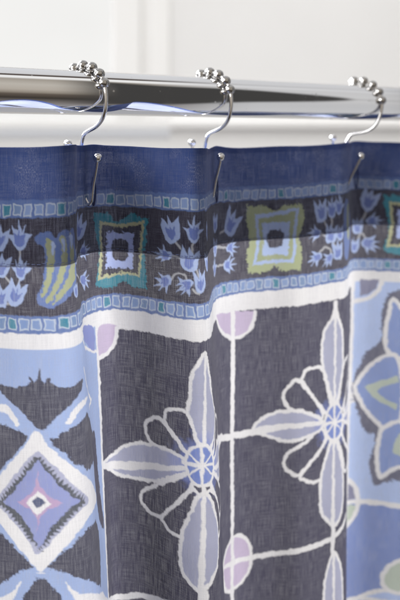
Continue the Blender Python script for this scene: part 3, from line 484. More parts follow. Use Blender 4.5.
c|white|1.07|0.35|1|7924 1630 -26 -35 -49 -31 -41 6 -40 34 -50 49 -55 58 -40 35 24 24 61 -5 82 2 69 -31 46 -39
f|dark|0|0.2|1|1082 1570 -8 -61 -34 -20 -70 -12 -47 13 -24 40 -17 70 -14 78 31 47 48 -5 64 -74
f|dark|0|0.2|1|7788 1570 -9 -61 -34 -20 -69 -12 -48 13 -23 40 -17 70 -15 78 31 47 48 -5 65 -74
g|tint|86.6,177.3,10,19|0.2|1|1082 1570 -8 -61 -34 -20 -70 -12 -47 13 -24 40 -17 70 -14 78 31 47 48 -5 64 -74
g|tint|757.2,177.3,10,19|0.2|1|7788 1570 -9 -61 -34 -20 -69 -12 -48 13 -23 40 -17 70 -15 78 31 47 48 -5 65 -74
c|white|1.06|0.35|1|1082 1570 -8 -61 -34 -20 -70 -12 -47 13 -24 40 -17 70 -14 78 31 47 48 -5 64 -74
c|white|1.06|0.35|1|7788 1570 -9 -61 -34 -20 -69 -12 -48 13 -23 40 -17 70 -15 78 31 47 48 -5 65 -74
f|dark|0|0.2|1|919 1803 74 61 95 61 71 50 79 55 13 50 -19 33 -38 30 -47 5 -40 -18 -48 -60 -64 -75 -68 -90
f|dark|0|0.2|1|7624 1803 74 61 95 61 71 50 79 55 13 50 -19 33 -38 30 -47 5 -40 -18 -48 -60 -64 -75 -68 -90
g|tint|86.6,177.3,10,19|0.2|1|919 1803 74 61 95 61 71 50 79 55 13 50 -19 33 -38 30 -47 5 -40 -18 -48 -60 -64 -75 -68 -90
g|tint|757.2,177.3,10,19|0.2|1|7624 1803 74 61 95 61 71 50 79 55 13 50 -19 33 -38 30 -47 5 -40 -18 -48 -60 -64 -75 -68 -90
c|white|1.12|0.35|1|919 1803 74 61 95 61 71 50 79 55 13 50 -19 33 -38 30 -47 5 -40 -18 -48 -60 -64 -75 -68 -90
c|white|1.12|0.35|1|7624 1803 74 61 95 61 71 50 79 55 13 50 -19 33 -38 30 -47 5 -40 -18 -48 -60 -64 -75 -68 -90
f|dark|0|0.2|1|1107 2130 -7 34 -33 36 -60 5 -24 -10 -25 -41 -39 -99 -28 -90 4 -45 44 12
f|dark|0|0.2|1|7812 2130 -6 34 -34 36 -60 5 -24 -10 -25 -41 -39 -99 -28 -90 4 -45 45 12
g|tint|86.6,177.3,10,19|0.2|1|1107 2130 -7 34 -33 36 -60 5 -24 -10 -25 -41 -39 -99 -28 -90 4 -45 44 12
g|tint|757.2,177.3,10,19|0.2|1|7812 2130 -6 34 -34 36 -60 5 -24 -10 -25 -41 -39 -99 -28 -90 4 -45 45 12
c|white|1.07|0.35|1|1107 2130 -7 34 -33 36 -60 5 -24 -10 -25 -41 -39 -99 -28 -90 4 -45 44 12
c|white|1.07|0.35|1|7812 2130 -6 34 -34 36 -60 5 -24 -10 -25 -41 -39 -99 -28 -90 4 -45 45 12
f|lav|0|0.3|1|1553 1850 -111 -23 -88 -50 -99 -32 -122 -15 -82 3 -122 32 -26 35 120 67 120 73 113 21 133 -7 74 -49
f|lav|0|0.3|1|8259 1850 -112 -23 -88 -50 -99 -32 -122 -15 -81 3 -122 32 -27 35 120 67 120 73 114 21 132 -7 74 -49
g|tint|86.6,177.3,10,22|0.2|1|1553 1850 -111 -23 -88 -50 -99 -32 -122 -15 -82 3 -122 32 -26 35 120 67 120 73 113 21 133 -7 74 -49
g|tint|757.2,177.3,10,22|0.2|1|8259 1850 -112 -23 -88 -50 -99 -32 -122 -15 -81 3 -122 32 -27 35 120 67 120 73 114 21 132 -7 74 -49
c|white|1.07|0.4|1|1553 1850 -111 -23 -88 -50 -99 -32 -122 -15 -82 3 -122 32 -26 35 120 67 120 73 113 21 133 -7 74 -49
c|white|1.07|0.4|1|8259 1850 -112 -23 -88 -50 -99 -32 -122 -15 -81 3 -122 32 -27 35 120 67 120 73 114 21 132 -7 74 -49
l|white|1.48,2.52,2.52,1.78,1.18|0.15|1|1554 1856 -153 39 -111 -9 -168 -36 -226 -64
l|white|1.48,2.52,2.52,1.78,1.18|0.15|1|8259 1856 -152 39 -112 -9 -167 -36 -227 -64
f|lav|0|0.3|1|909 1147 -47 63 -33 57 -15 114 -15 89 16 64 31 96 24 65 36 5 77 -73 61 -93 -68 -134 -43 -180
f|lav|0|0.3|1|7615 1147 -48 63 -33 57 -15 114 -15 89 16 64 31 96 24 65 36 5 77 -73 61 -93 -67 -134 -44 -180
g|tint|86.6,177.3,10,22|0.2|1|909 1147 -47 63 -33 57 -15 114 -15 89 16 64 31 96 24 65 36 5 77 -73 61 -93 -68 -134 -43 -180
g|tint|757.2,177.3,10,22|0.2|1|7615 1147 -48 63 -33 57 -15 114 -15 89 16 64 31 96 24 65 36 5 77 -73 61 -93 -67 -134 -44 -180
c|white|1.06|0.4|1|909 1147 -47 63 -33 57 -15 114 -15 89 16 64 31 96 24 65 36 5 77 -73 61 -93 -68 -134 -43 -180
c|white|1.06|0.4|1|7615 1147 -48 63 -33 57 -15 114 -15 89 16 64 31 96 24 65 36 5 77 -73 61 -93 -67 -134 -44 -180
l|white|0.84,0.95,1.26|0.15|1|914 1154 -17 255 -19 321
l|white|0.84,0.95,1.26|0.15|1|7619 1154 -16 255 -19 321
f|lav|0|0.3|1|847 1935 -40 95 -56 131 -21 179 21 79 47 36 40 25 35 -34 35 -46 54 -80 27 -155 -43 -120 -51 -109
f|lav|0|0.3|1|7552 1935 -40 95 -55 131 -22 179 21 79 47 36 40 25 35 -34 35 -46 54 -80 28 -155 -44 -120 -51 -109
g|tint|86.6,177.3,10,22|0.2|1|847 1935 -40 95 -56 131 -21 179 21 79 47 36 40 25 35 -34 35 -46 54 -80 27 -155 -43 -120 -51 -109
g|tint|757.2,177.3,10,22|0.2|1|7552 1935 -40 95 -55 131 -22 179 21 79 47 36 40 25 35 -34 35 -46 54 -80 28 -155 -44 -120 -51 -109
c|white|1.06|0.4|1|847 1935 -40 95 -56 131 -21 179 21 79 47 36 40 25 35 -34 35 -46 54 -80 27 -155 -43 -120 -51 -109
c|white|1.06|0.4|1|7552 1935 -40 95 -55 131 -22 179 21 79 47 36 40 25 35 -34 35 -46 54 -80 28 -155 -44 -120 -51 -109
l|white|1.26,1.4,1.82|0.15|1|874 1906 -14 279 -18 295
l|white|1.26,1.4,1.82|0.15|1|7579 1906 -14 279 -17 295
f|heart|0|0.2|1|954 1773 -3 30 -8 27 -14 24 -19 18 -21 12 -23 4 -22 -4 -22 -12 -18 -18 -14 -24 -9 -27 -3 -30 3 -30 9 -28 14 -24 18 -18 22 -11 22 -4 23 4 21 11 19 18 14 24 8 28
f|heart|0|0.2|1|7660 1773 -3 30 -9 27 -14 24 -18 18 -22 12 -22 4 -23 -4 -21 -12 -19 -18 -14 -24 -8 -27 -3 -30 3 -30 8 -28 14 -24 19 -18 21 -11 23 -4 22 4 22 11 18 18 14 24 9 28
c|white|0.95|0.35|1|954 1773 -3 30 -8 27 -14 24 -19 18 -21 12 -23 4 -22 -4 -22 -12 -18 -18 -14 -24 -9 -27 -3 -30 3 -30 9 -28 14 -24 18 -18 22 -11 22 -4 23 4 21 11 19 18 14 24 8 28
c|white|0.95|0.35|1|7660 1773 -3 30 -9 27 -14 24 -18 18 -22 12 -22 4 -23 -4 -21 -12 -19 -18 -14 -24 -8 -27 -3 -30 3 -30 8 -28 14 -24 19 -18 21 -11 23 -4 22 4 22 11 18 18 14 24 9 28
l|white|0.85|0.25|1|858 1773 96 0
l|white|0.85|0.25|1|7563 1773 97 0
l|white|0.6|0.25|1|866 1761 0 127
l|white|0.6|0.25|1|7572 1761 0 127
l|white|0.6|0.25|1|859 1766 81 69
l|white|0.6|0.25|1|7564 1766 81 69
l|white|0.6|0.25|1|874 1766 -81 69
l|white|0.6|0.25|1|7579 1766 -81 69
l|white|0.6|0.25|1|874 1779 -81 -69
l|white|0.6|0.25|1|7579 1779 -81 -69
l|white|0.6|0.25|1|859 1779 81 -69
l|white|0.6|0.25|1|7564 1779 81 -69
l|white|0.9|0.2|1|866 1888 0 -115
l|white|0.9|0.2|1|7572 1888 0 -115
l|white|0.9|0.2|1|866 1658 0 115
l|white|0.9|0.2|1|7572 1658 0 115
l|white|1.1|0.2|1|761 1773 105 0
l|white|1.1|0.2|1|7466 1773 106 0
l|white|1.96|0.2|1|849 2465 -3 57
l|white|1.96|0.2|1|7554 2465 -2 57
l|white|1.6|0.2|1|866 2477 -5 1823
l|white|1.6|0.2|1|7572 2477 -5 1823
l|white|1.77|0.2|1|121 2628 209 63 103 -16 98 -17 163 -37 88 -30 60 -46
l|white|1.77|0.2|1|6826 2628 210 63 103 -16 98 -17 162 -37 88 -30 60 -46
f|navy|0|0|0|300 -20 7700 0 0 300 -7700 0
f|navy|0|0|0|300 -30 7700 0 0 330 -7700 0
f|strip|0|0.2|0|300 272 80 0 80 0 80 0 80 0 80 0 80 0 80 0 80 0 80 0 80 0 80 0 80 0 80 0 80 0 80 0 80 0 80 0 80 0 80 0 80 0 80 -1 80 0 80 -1 80 0 80 -1 80 -1 80 -3 80 -4 80 -3 80 0 80 -1 80 0 80 -1 80 0 80 0 80 0 80 0 80 0 80 0 80 0 80 0 80 0 80 0 80 0 80 0 80 0 80 0 80 0 80 0 80 0 80 0 80 0 80 0 80 0 80 0 80 0 80 0 80 0 80 0 80 0 80 0 80 0 80 0 80 0 80 0 80 0 80 0 80 0 80 0 80 0 80 0 80 0 80 0 80 0 80 0 80 0 80 0 80 0 80 0 80 0 80 0 80 0 80 0 80 0 80 0 80 0 80 0 80 0 80 0 80 0 80 0 80 0 80 0 80 0 80 0 80 0 0 98 -80 0 -80 0 -80 0 -80 0 -80 0 -80 0 -80 0 -80 0 -80 0 -80 0 -80 0 -80 0 -80 0 -80 0 -80 0 -80 0 -80 0 -80 0 -80 0 -80 0 -80 0 -80 0 -80 0 -80 0 -80 0 -80 0 -80 0 -80 0 -80 0 -80 0 -80 0 -80 0 -80 0 -80 0 -80 0 -80 0 -80 0 -80 0 -80 0 -80 0 -80 0 -80 0 -80 0 -80 0 -80 0 -80 0 -80 0 -80 0 -80 0 -80 0 -80 0 -80 0 -80 0 -80 0 -80 0 -80 0 -80 0 -80 0 -80 0 -80 0 -80 0 -80 0 -80 0 -80 1 -80 0 -80 1 -80 0 -80 3 -80 4 -80 3 -80 1 -80 1 -80 0 -80 1 -80 0 -80 1 -80 0 -80 0 -80 0 -80 0 -80 0 -80 0 -80 0 -80 0 -80 0 -80 0 -80 0 -80 0 -80 0 -80 0 -80 0 -80 0 -80 0 -80 0 -80 0 -80 0
f|black|0|0.2|0|300 368 80 0 80 0 80 0 80 0 80 0 80 0 80 0 80 0 80 0 80 0 80 0 80 0 80 0 80 0 80 0 80 0 80 0 80 0 80 0 80 0 80 -1 80 0 80 -1 80 0 80 -1 80 -1 80 -3 80 -4 80 -3 80 0 80 -1 80 0 80 -1 80 0 80 0 80 0 80 0 80 0 80 0 80 0 80 0 80 0 80 0 80 0 80 0 80 0 80 0 80 0 80 0 80 0 80 0 80 0 80 0 80 0 80 0 80 0 80 0 80 0 80 0 80 0 80 0 80 0 80 0 80 0 80 0 80 0 80 0 80 0 80 0 80 0 80 0 80 0 80 0 80 0 80 0 80 0 80 0 80 0 80 0 80 0 80 0 80 0 80 0 80 0 80 0 80 0 80 0 80 0 80 0 80 0 80 0 80 0 80 0 80 0 80 0 80 0 0 520 -80 0 -80 0 -80 0 -80 0 -80 0 -80 0 -80 0 -80 0 -80 0 -80 0 -80 0 -80 0 -80 0 -80 0 -80 0 -80 0 -80 0 -80 0 -80 0 -80 0 -80 0 -80 0 -80 0 -80 0 -80 0 -80 0 -80 0 -80 0 -80 0 -80 0 -80 0 -80 0 -80 0 -80 0 -80 0 -80 0 -80 0 -80 0 -80 0 -80 0 -80 0 -80 0 -80 0 -80 0 -80 0 -80 0 -80 0 -80 0 -80 0 -80 0 -80 0 -80 0 -80 0 -80 0 -80 0 -80 0 -80 0 -80 0 -80 0 -80 0 -80 0 -80 0 -80 0 -80 1 -80 0 -80 1 -80 0 -80 3 -80 4 -80 3 -80 1 -80 1 -80 0 -80 1 -80 0 -80 1 -80 0 -80 0 -80 0 -80 0 -80 0 -80 0 -80 0 -80 0 -80 0 -80 0 -80 0 -80 0 -80 0 -80 0 -80 0 -80 0 -80 0 -80 0 -80 0 -80 0
f|strip|0|0.2|0|300 868 80 0 80 0 80 0 80 0 80 0 80 0 80 0 80 0 80 0 80 0 80 0 80 0 80 0 80 0 80 0 80 0 80 0 80 0 80 0 80 0 80 0 80 0 80 0 80 0 80 0 80 0 80 0 80 0 80 0 80 0 80 0 80 0 80 0 80 0 80 0 80 0 80 0 80 0 80 0 80 0 80 0 80 0 80 0 80 0 80 0 80 0 80 0 80 0 80 0 80 0 80 0 80 0 80 0 80 0 80 0 80 0 80 0 80 0 80 0 80 0 80 0 80 0 80 0 80 0 80 0 80 0 80 0 80 0 80 0 80 0 80 0 80 0 80 0 80 0 80 0 80 0 80 0 80 0 80 0 80 0 80 0 80 0 80 0 80 0 80 0 80 0 80 0 80 0 80 0 80 0 80 0 80 0 80 0 80 0 80 0 80 0 0 92 -80 0 -80 0 -80 0 -80 0 -80 0 -80 0 -80 0 -80 0 -80 0 -80 0 -80 0 -80 0 -80 0 -80 0 -80 0 -80 0 -80 0 -80 0 -80 0 -80 0 -80 0 -80 0 -80 0 -80 0 -80 0 -80 0 -80 0 -80 0 -80 0 -80 0 -80 0 -80 0 -80 0 -80 0 -80 0 -80 0 -80 0 -80 0 -80 0 -80 0 -80 0 -80 0 -80 0 -80 0 -80 0 -80 0 -80 0 -80 0 -80 0 -80 0 -80 0 -80 0 -80 0 -80 0 -80 0 -80 0 -80 0 -80 0 -80 0 -80 0 -80 0 -80 0 -80 0 -80 0 -80 0 -80 0 -80 0 -80 0 -80 0 -80 0 -80 0 -80 0 -80 0 -80 0 -80 0 -80 0 -80 0 -80 0 -80 0 -80 0 -80 0 -80 0 -80 0 -80 0 -80 0 -80 0 -80 0 -80 0 -80 0 -80 0 -80 0 -80 0 -80 0 -80 0 -80 0 -80 0
f|sqline|0.34|0.12|0|1887 303 39 -3 -2 52 -38 3
f|sq1|-0.25|0.12|0|1887 303 39 -3 -2 52 -38 3
f|sqline|0.34|0.12|0|1824 299 40 1 0 54 -43 1
f|sq2|-0.25|0.12|0|1824 299 40 1 0 54 -43 1
f|sqline|0.34|0.12|0|1760 302 45 -2 -3 55 -43 0
f|sq3|-0.25|0.12|0|1760 302 45 -2 -3 55 -43 0
f|sqline|0.34|0.12|0|1697 296 42 2 1 52 -39 1
f|sq1|-0.25|0.12|0|1697 296 42 2 1 52 -39 1
f|sqline|0.34|0.12|0|1638 300 41 1 1 54 -46 -2
f|sq2|-0.25|0.12|0|1638 300 41 1 1 54 -46 -2
f|sqline|0.34|0.12|0|1573 302 44 -2 2 54 -48 -2
f|sq2|-0.25|0.12|0|1573 302 44 -2 2 54 -48 -2
f|sqline|0.34|0.12|0|1511 300 46 0 -3 54 -43 0
f|teal|-0.25|0.12|0|1511 300 46 0 -3 54 -43 0
f|sqline|0.34|0.12|0|1453 300 40 -2 1 58 -42 -1
f|sq2|-0.25|0.12|0|1453 300 40 -2 1 58 -42 -1
f|sqline|0.34|0.12|0|1388 296 42 4 2 55 -43 -1
f|sq2|-0.25|0.12|0|1388 296 42 4 2 55 -43 -1
f|sqline|0.34|0.12|0|1328 300 39 -1 2 51 -42 3
f|sq1|-0.25|0.12|0|1328 300 39 -1 2 51 -42 3
f|sqline|0.34|0.12|0|1264 297 46 0 -2 52 -43 3
f|sq1|-0.25|0.12|0|1264 297 46 0 -2 52 -43 3
f|sqline|0.34|0.12|0|1201 298 47 4 -4 49 -41 2
f|sq3|-0.25|0.12|0|1201 298 47 4 -4 49 -41 2
f|sqline|0.34|0.12|0|1140 299 42 -2 1 56 -41 0
f|sq1|-0.25|0.12|0|1140 299 42 -2 1 56 -41 0
f|sqline|0.34|0.12|0|1080 296 38 -1 3 61 -39 -4
f|teal|-0.25|0.12|0|1080 296 38 -1 3 61 -39 -4
f|sqline|0.34|0.12|0|1018 302 42 -1 0 48 -43 1
f|sq2|-0.25|0.12|0|1018 302 42 -1 0 48 -43 1
f|sqline|0.34|0.12|0|953 301 43 0 2 52 -43 2
f|sq2|-0.25|0.12|0|953 301 43 0 2 52 -43 2
f|sqline|0.34|0.12|0|893 295 44 4 -5 54 -40 1
f|sq3|-0.25|0.12|0|893 295 44 4 -5 54 -40 1
f|sqline|0.34|0.12|0|826 298 50 2 -1 54 -49 3
f|sq3|-0.25|0.12|0|826 298 50 2 -1 54 -49 3
f|sqline|0.34|0.12|0|765 302 50 -3 -2 51 -43 5
f|sq3|-0.25|0.12|0|765 302 50 -3 -2 51 -43 5
f|sqline|0.34|0.12|0|705 295 45 2 -2 56 -44 -2
f|sq1|-0.25|0.12|0|705 295 45 2 -2 56 -44 -2
f|sqline|0.34|0.12|0|644 297 47 3 -3 55 -44 -2
f|teal|-0.25|0.12|0|644 297 47 3 -3 55 -44 -2
f|sqline|0.34|0.12|0|583 296 45 1 0 55 -48 2
f|sq1|-0.25|0.12|0|583 296 45 1 0 55 -48 2
f|sqline|0.34|0.12|0|517 299 48 0 1 52 -46 4
f|sq2|-0.25|0.12|0|517 299 48 0 1 52 -46 4
f|sqline|0.34|0.12|0|459 297 46 2 -3 53 -46 5
f|sq3|-0.25|0.12|0|459 297 46 2 -3 53 -46 5
f|sqline|0.34|0.12|0|393 301 50 -2 1 55 -49 2
f|sq1|-0.25|0.12|0|393 301 50 -2 1 55 -49 2
f|sqline|0.34|0.12|0|331 297 46 -1 -1 62 -45 -2
f|sq1|-0.25|0.12|0|331 297 46 -1 -1 62 -45 -2
f|sqline|0.34|0.12|0|1944 299 45 -4 -1 58 -42 1
f|teal|-0.25|0.12|0|1944 299 45 -4 -1 58 -42 1
f|sqline|0.34|0.12|0|2008 295 42 5 -3 51 -41 0
f|sq3|-0.25|0.12|0|2008 295 42 5 -3 51 -41 0
f|sqline|0.34|0.12|0|2069 296 39 0 -2 59 -39 0
f|sq1|-0.25|0.12|0|2069 296 39 0 -2 59 -39 0
f|sqline|0.34|0.12|0|2128 299 41 1 -1 50 -40 -2
f|sq1|-0.25|0.12|0|2128 299 41 1 -1 50 -40 -2
f|sqline|0.34|0.12|0|2188 293 42 0 1 54 -45 4
f|sq2|-0.25|0.12|0|2188 293 42 0 1 54 -45 4
f|sqline|0.34|0.12|0|2245 294 45 2 -2 55 -43 -2
f|teal|-0.25|0.12|0|2245 294 45 2 -2 55 -43 -2
f|sqline|0.34|0.12|0|2313 297 44 2 -5 50 -40 5
f|sq3|-0.25|0.12|0|2313 297 44 2 -5 50 -40 5
f|sqline|0.34|0.12|0|2374 291 48 4 -1 54 -46 -2
f|sq3|-0.25|0.12|0|2374 291 48 4 -1 54 -46 -2
f|sqline|0.34|0.12|0|2439 293 47 -2 0 55 -51 -1
f|sq3|-0.25|0.12|0|2439 293 47 -2 0 55 -51 -1
f|sqline|0.34|0.12|0|2502 291 47 0 4 52 -51 2
f|sq3|-0.25|0.12|0|2502 291 47 0 4 52 -51 2
f|sqline|0.34|0.12|0|2570 290 48 0 -4 48 -46 3
f|sq2|-0.25|0.12|0|2570 290 48 0 -4 48 -46 3
f|sqline|0.34|0.12|0|2630 289 50 -4 1 55 -48 -4
f|sq2|-0.25|0.12|0|2630 289 50 -4 1 55 -48 -4
f|sqline|0.34|0.12|0|2698 283 48 2 -1 54 -45 -1
f|sq3|-0.25|0.12|0|2698 283 48 2 -1 54 -45 -1
f|sqline|0.34|0.12|0|2766 282 40 -1 0 60 -40 -2
f|sq2|-0.25|0.12|0|2766 282 40 -1 0 60 -40 -2
f|sqline|0.34|0.12|0|2825 284 53 -4 -1 58 -51 2
f|sq1|-0.25|0.12|0|2825 284 53 -4 -1 58 -51 2
f|sqline|0.34|0.12|0|2896 282 43 -4 -3 59 -44 0
f|teal|-0.25|0.12|0|2896 282 43 -4 -3 59 -44 0
f|sqline|0.34|0.12|0|2953 287 50 -3 -1 54 -47 2
f|sq3|-0.25|0.12|0|2953 287 50 -3 -1 54 -47 2
f|sqline|0.34|0.12|0|3019 287 45 -5 0 56 -43 -4
f|sq1|-0.25|0.12|0|3019 287 45 -5 0 56 -43 -4
f|sqline|0.34|0.12|0|3078 279 49 1 -2 55 -46 3
f|sq1|-0.25|0.12|0|3078 279 49 1 -2 55 -46 3
f|sqline|0.34|0.12|0|3143 279 43 -1 1 59 -44 -2
f|sq1|-0.25|0.12|0|3143 279 43 -1 1 59 -44 -2
f|sqline|0.34|0.12|0|3206 284 44 -2 2 52 -48 1
f|sq1|-0.25|0.12|0|3206 284 44 -2 2 52 -48 1
f|sqline|0.34|0.12|0|3273 282 40 2 1 53 -41 -1
f|teal|-0.25|0.12|0|3273 282 40 2 1 53 -41 -1
f|sqline|0.34|0.12|0|3332 284 43 0 4 54 -51 -2
f|sq1|-0.25|0.12|0|3332 284 43 0 4 54 -51 -2
f|sqline|0.34|0.12|0|3393 280 44 2 -2 57 -43 -1
f|sq1|-0.25|0.12|0|3393 280 44 2 -2 57 -43 -1
f|sqline|0.34|0.12|0|3455 286 41 -3 -1 55 -38 2
f|sq1|-0.25|0.12|0|3455 286 41 -3 -1 55 -38 2
f|sqline|0.34|0.12|0|3516 284 45 0 -2 53 -43 -1
f|sq3|-0.25|0.12|0|3516 284 45 0 -2 53 -43 -1
f|sqline|0.34|0.12|0|3577 282 45 1 -1 55 -45 1
f|sq1|-0.25|0.12|0|3577 282 45 1 -1 55 -45 1
f|sqline|0.34|0.12|0|3641 284 42 -4 -1 60 -38 -5
f|sq2|-0.25|0.12|0|3641 284 42 -4 -1 60 -38 -5
f|sqline|0.34|0.12|0|3703 284 40 -2 0 53 -40 1
f|sq3|-0.25|0.12|0|3703 284 40 -2 0 53 -40 1
f|sqline|0.34|0.12|0|3764 282 46 -2 -4 55 -44 -1
f|sq2|-0.25|0.12|0|3764 282 46 -2 -4 55 -44 -1
f|sqline|0.34|0.12|0|3825 282 44 4 -1 51 -41 1
f|sq1|-0.25|0.12|0|3825 282 44 4 -1 51 -41 1
f|sqline|0.34|0.12|0|3887 287 39 -3 3 52 -38 2
f|sq3|-0.25|0.12|0|3887 287 39 -3 3 52 -38 2
f|sqline|0.34|0.12|0|3948 283 41 -3 4 62 -43 -2
f|sq1|-0.25|0.12|0|3948 283 41 -3 4 62 -43 -2
f|sqline|0.34|0.12|0|4010 281 43 -1 1 56 -41 2
f|sq2|-0.25|0.12|0|4010 281 43 -1 1 56 -41 2
f|sqline|0.34|0.12|0|4069 285 46 1 2 50 -44 0
f|sq1|-0.25|0.12|0|4069 285 46 1 2 50 -44 0
f|sqline|0.34|0.12|0|4137 280 40 2 1 57 -45 0
f|sq1|-0.25|0.12|0|4137 280 40 2 1 57 -45 0
f|sqline|0.34|0.12|0|4199 284 38 -3 0 55 -38 3
f|teal|-0.25|0.12|0|4199 284 38 -3 0 55 -38 3
f|sqline|0.34|0.12|0|4261 281 40 1 -1 59 -44 -1
f|sq3|-0.25|0.12|0|4261 281 40 1 -1 59 -44 -1
f|sqline|0.34|0.12|0|4320 284 43 1 2 55 -43 1
f|sq3|-0.25|0.12|0|4320 284 43 1 2 55 -43 1
f|sqline|0.34|0.12|0|4384 281 44 2 -1 53 -47 -1
f|sq1|-0.25|0.12|0|4384 281 44 2 -1 53 -47 -1
f|sqline|0.34|0.12|0|4444 283 46 -3 -1 61 -43 -1
f|sq1|-0.25|0.12|0|4444 283 46 -3 -1 61 -43 -1
f|sqline|0.34|0.12|0|4508 282 40 2 -1 56 -38 -2
f|sq1|-0.25|0.12|0|4508 282 40 2 -1 56 -38 -2
f|sqline|0.34|0.12|0|4571 284 40 1 1 54 -43 -1
f|sq2|-0.25|0.12|0|4571 284 40 1 1 54 -43 -1
f|sqline|0.34|0.12|0|4634 282 37 1 2 54 -40 0
f|teal|-0.25|0.12|0|4634 282 37 1 2 54 -40 0
f|sqline|0.34|0.12|0|4689 279 46 0 1 56 -47 4
f|sq2|-0.25|0.12|0|4689 279 46 0 1 56 -47 4
f|sqline|0.34|0.12|0|4748 285 48 0 -1 53 -42 -1
f|sq1|-0.25|0.12|0|4748 285 48 0 -1 53 -42 -1
f|sqline|0.34|0.12|0|4809 283 47 -1 -1 53 -45 0
f|sq1|-0.25|0.12|0|4809 283 47 -1 -1 53 -45 0
f|sqline|0.34|0.12|0|4871 285 42 -3 -1 51 -40 4
f|sq1|-0.25|0.12|0|4871 285 42 -3 -1 51 -40 4
f|sqline|0.34|0.12|0|4930 279 43 1 0 60 -44 -2
f|sq1|-0.25|0.12|0|4930 279 43 1 0 60 -44 -2
f|sqline|0.34|0.12|0|4994 281 36 2 -1 54 -35 -1
f|sq1|-0.25|0.12|0|4994 281 36 2 -1 54 -35 -1
f|sqline|0.34|0.12|0|5047 282 49 2 -2 52 -46 -2
f|teal|-0.25|0.12|0|5047 282 49 2 -2 52 -46 -2
f|sqline|0.34|0.12|0|5113 282 44 3 -2 55 -43 -1
f|sq1|-0.25|0.12|0|5113 282 44 3 -2 55 -43 -1
f|sqline|0.34|0.12|0|5177 285 40 -3 2 59 -46 -1
f|sq1|-0.25|0.12|0|5177 285 40 -3 2 59 -46 -1
f|sqline|0.34|0.12|0|5238 281 42 -2 3 58 -42 1
f|sq3|-0.25|0.12|0|5238 281 42 -2 3 58 -42 1
f|sqline|0.34|0.12|0|5300 286 45 -3 0 54 -45 2
f|sq3|-0.25|0.12|0|5300 286 45 -3 0 54 -45 2
f|sqline|0.34|0.12|0|5365 282 46 0 -1 56 -46 2
f|sq1|-0.25|0.12|0|5365 282 46 0 -1 56 -46 2
f|sqline|0.34|0.12|0|5431 279 40 1 1 57 -44 1
f|sq2|-0.25|0.12|0|5431 279 40 1 1 57 -44 1
f|sqline|0.34|0.12|0|5491 283 43 -1 -1 57 -44 0
f|sq1|-0.25|0.12|0|5491 283 43 -1 -1 57 -44 0
f|sqline|0.34|0.12|0|5550 282 51 1 1 54 -48 3
f|sq1|-0.25|0.12|0|5550 282 51 1 1 54 -48 3
f|sqline|0.34|0.12|0|5620 282 44 3 -2 53 -46 0
f|sq1|-0.25|0.12|0|5620 282 44 3 -2 53 -46 0
f|sqline|0.34|0.12|0|5679 285 43 -2 4 56 -46 -1
f|sq2|-0.25|0.12|0|5679 285 43 -2 4 56 -46 -1
f|sqline|0.34|0.12|0|5740 284 47 4 4 49 -50 2
f|sq1|-0.25|0.12|0|5740 284 47 4 4 49 -50 2
f|sqline|0.34|0.12|0|5809 283 45 2 -5 55 -40 -3
f|sq1|-0.25|0.12|0|5809 283 45 2 -5 55 -40 -3
f|sqline|0.34|0.12|0|5871 284 44 -3 -1 59 -39 0
f|teal|-0.25|0.12|0|5871 284 44 -3 -1 59 -39 0
f|sqline|0.34|0.12|0|5935 285 39 0 1 52 -40 0
f|sq2|-0.25|0.12|0|5935 285 39 0 1 52 -40 0
f|sqline|0.34|0.12|0|5992 282 47 0 -1 51 -42 1
f|sq2|-0.25|0.12|0|5992 282 47 0 -1 51 -42 1
f|sqline|0.34|0.12|0|6059 282 40 2 2 55 -42 -4
f|sq3|-0.25|0.12|0|6059 282 40 2 2 55 -42 -4
f|sqline|0.34|0.12|0|6120 281 45 0 1 59 -48 -1
f|sq1|-0.25|0.12|0|6120 281 45 0 1 59 -48 -1
f|sqline|0.34|0.12|0|6182 287 39 -3 4 52 -42 4
f|teal|-0.25|0.12|0|6182 287 39 -3 4 52 -42 4
f|sqline|0.34|0.12|0|6245 283 40 -3 1 59 -41 1
f|sq1|-0.25|0.12|0|6245 283 40 -3 1 59 -41 1
f|sqline|0.34|0.12|0|6302 279 46 3 -2 51 -44 1
f|sq2|-0.25|0.12|0|6302 279 46 3 -2 51 -44 1
f|sqline|0.34|0.12|0|6367 279 47 1 -1 56 -50 4
f|sq1|-0.25|0.12|0|6367 279 47 1 -1 56 -50 4
f|sqline|0.34|0.12|0|6429 284 43 -2 -2 55 -42 -3
f|sq1|-0.25|0.12|0|6429 284 43 -2 -2 55 -42 -3
f|sqline|0.34|0.12|0|6490 278 45 1 -2 58 -42 3
f|teal|-0.25|0.12|0|6490 278 45 1 -2 58 -42 3
f|sqline|0.34|0.12|0|6550 284 49 2 -2 49 -43 1
f|sq1|-0.25|0.12|0|6550 284 49 2 -2 49 -43 1
f|sqline|0.34|0.12|0|6616 283 43 -2 -1 52 -46 4
f|sq2|-0.25|0.12|0|6616 283 43 -2 -1 52 -46 4
f|sqline|0.34|0.12|0|6673 282 47 0 4 54 -47 1
f|sq2|-0.25|0.12|0|6673 282 47 0 4 54 -47 1
f|sqline|0.34|0.12|0|6737 287 48 -2 -1 53 -48 -1
f|sq1|-0.25|0.12|0|6737 287 48 -2 -1 53 -48 -1
f|sqline|0.34|0.12|0|6798 281 47 -2 -1 56 -47 2
f|teal|-0.25|0.12|0|6798 281 47 -2 -1 56 -47 2
f|sqline|0.34|0.12|0|6861 280 44 1 -1 53 -42 -1
f|sq3|-0.25|0.12|0|6861 280 44 1 -1 53 -42 -1
f|sqline|0.34|0.12|0|6928 282 40 2 1 54 -42 -1
f|sq2|-0.25|0.12|0|6928 282 40 2 1 54 -42 -1
f|sqline|0.34|0.12|0|6989 282 38 3 4 51 -42 -3
f|sq3|-0.25|0.12|0|6989 282 38 3 4 51 -42 -3
f|sqline|0.34|0.12|0|7046 280 46 0 3 61 -48 1
f|sq3|-0.25|0.12|0|7046 280 46 0 3 61 -48 1
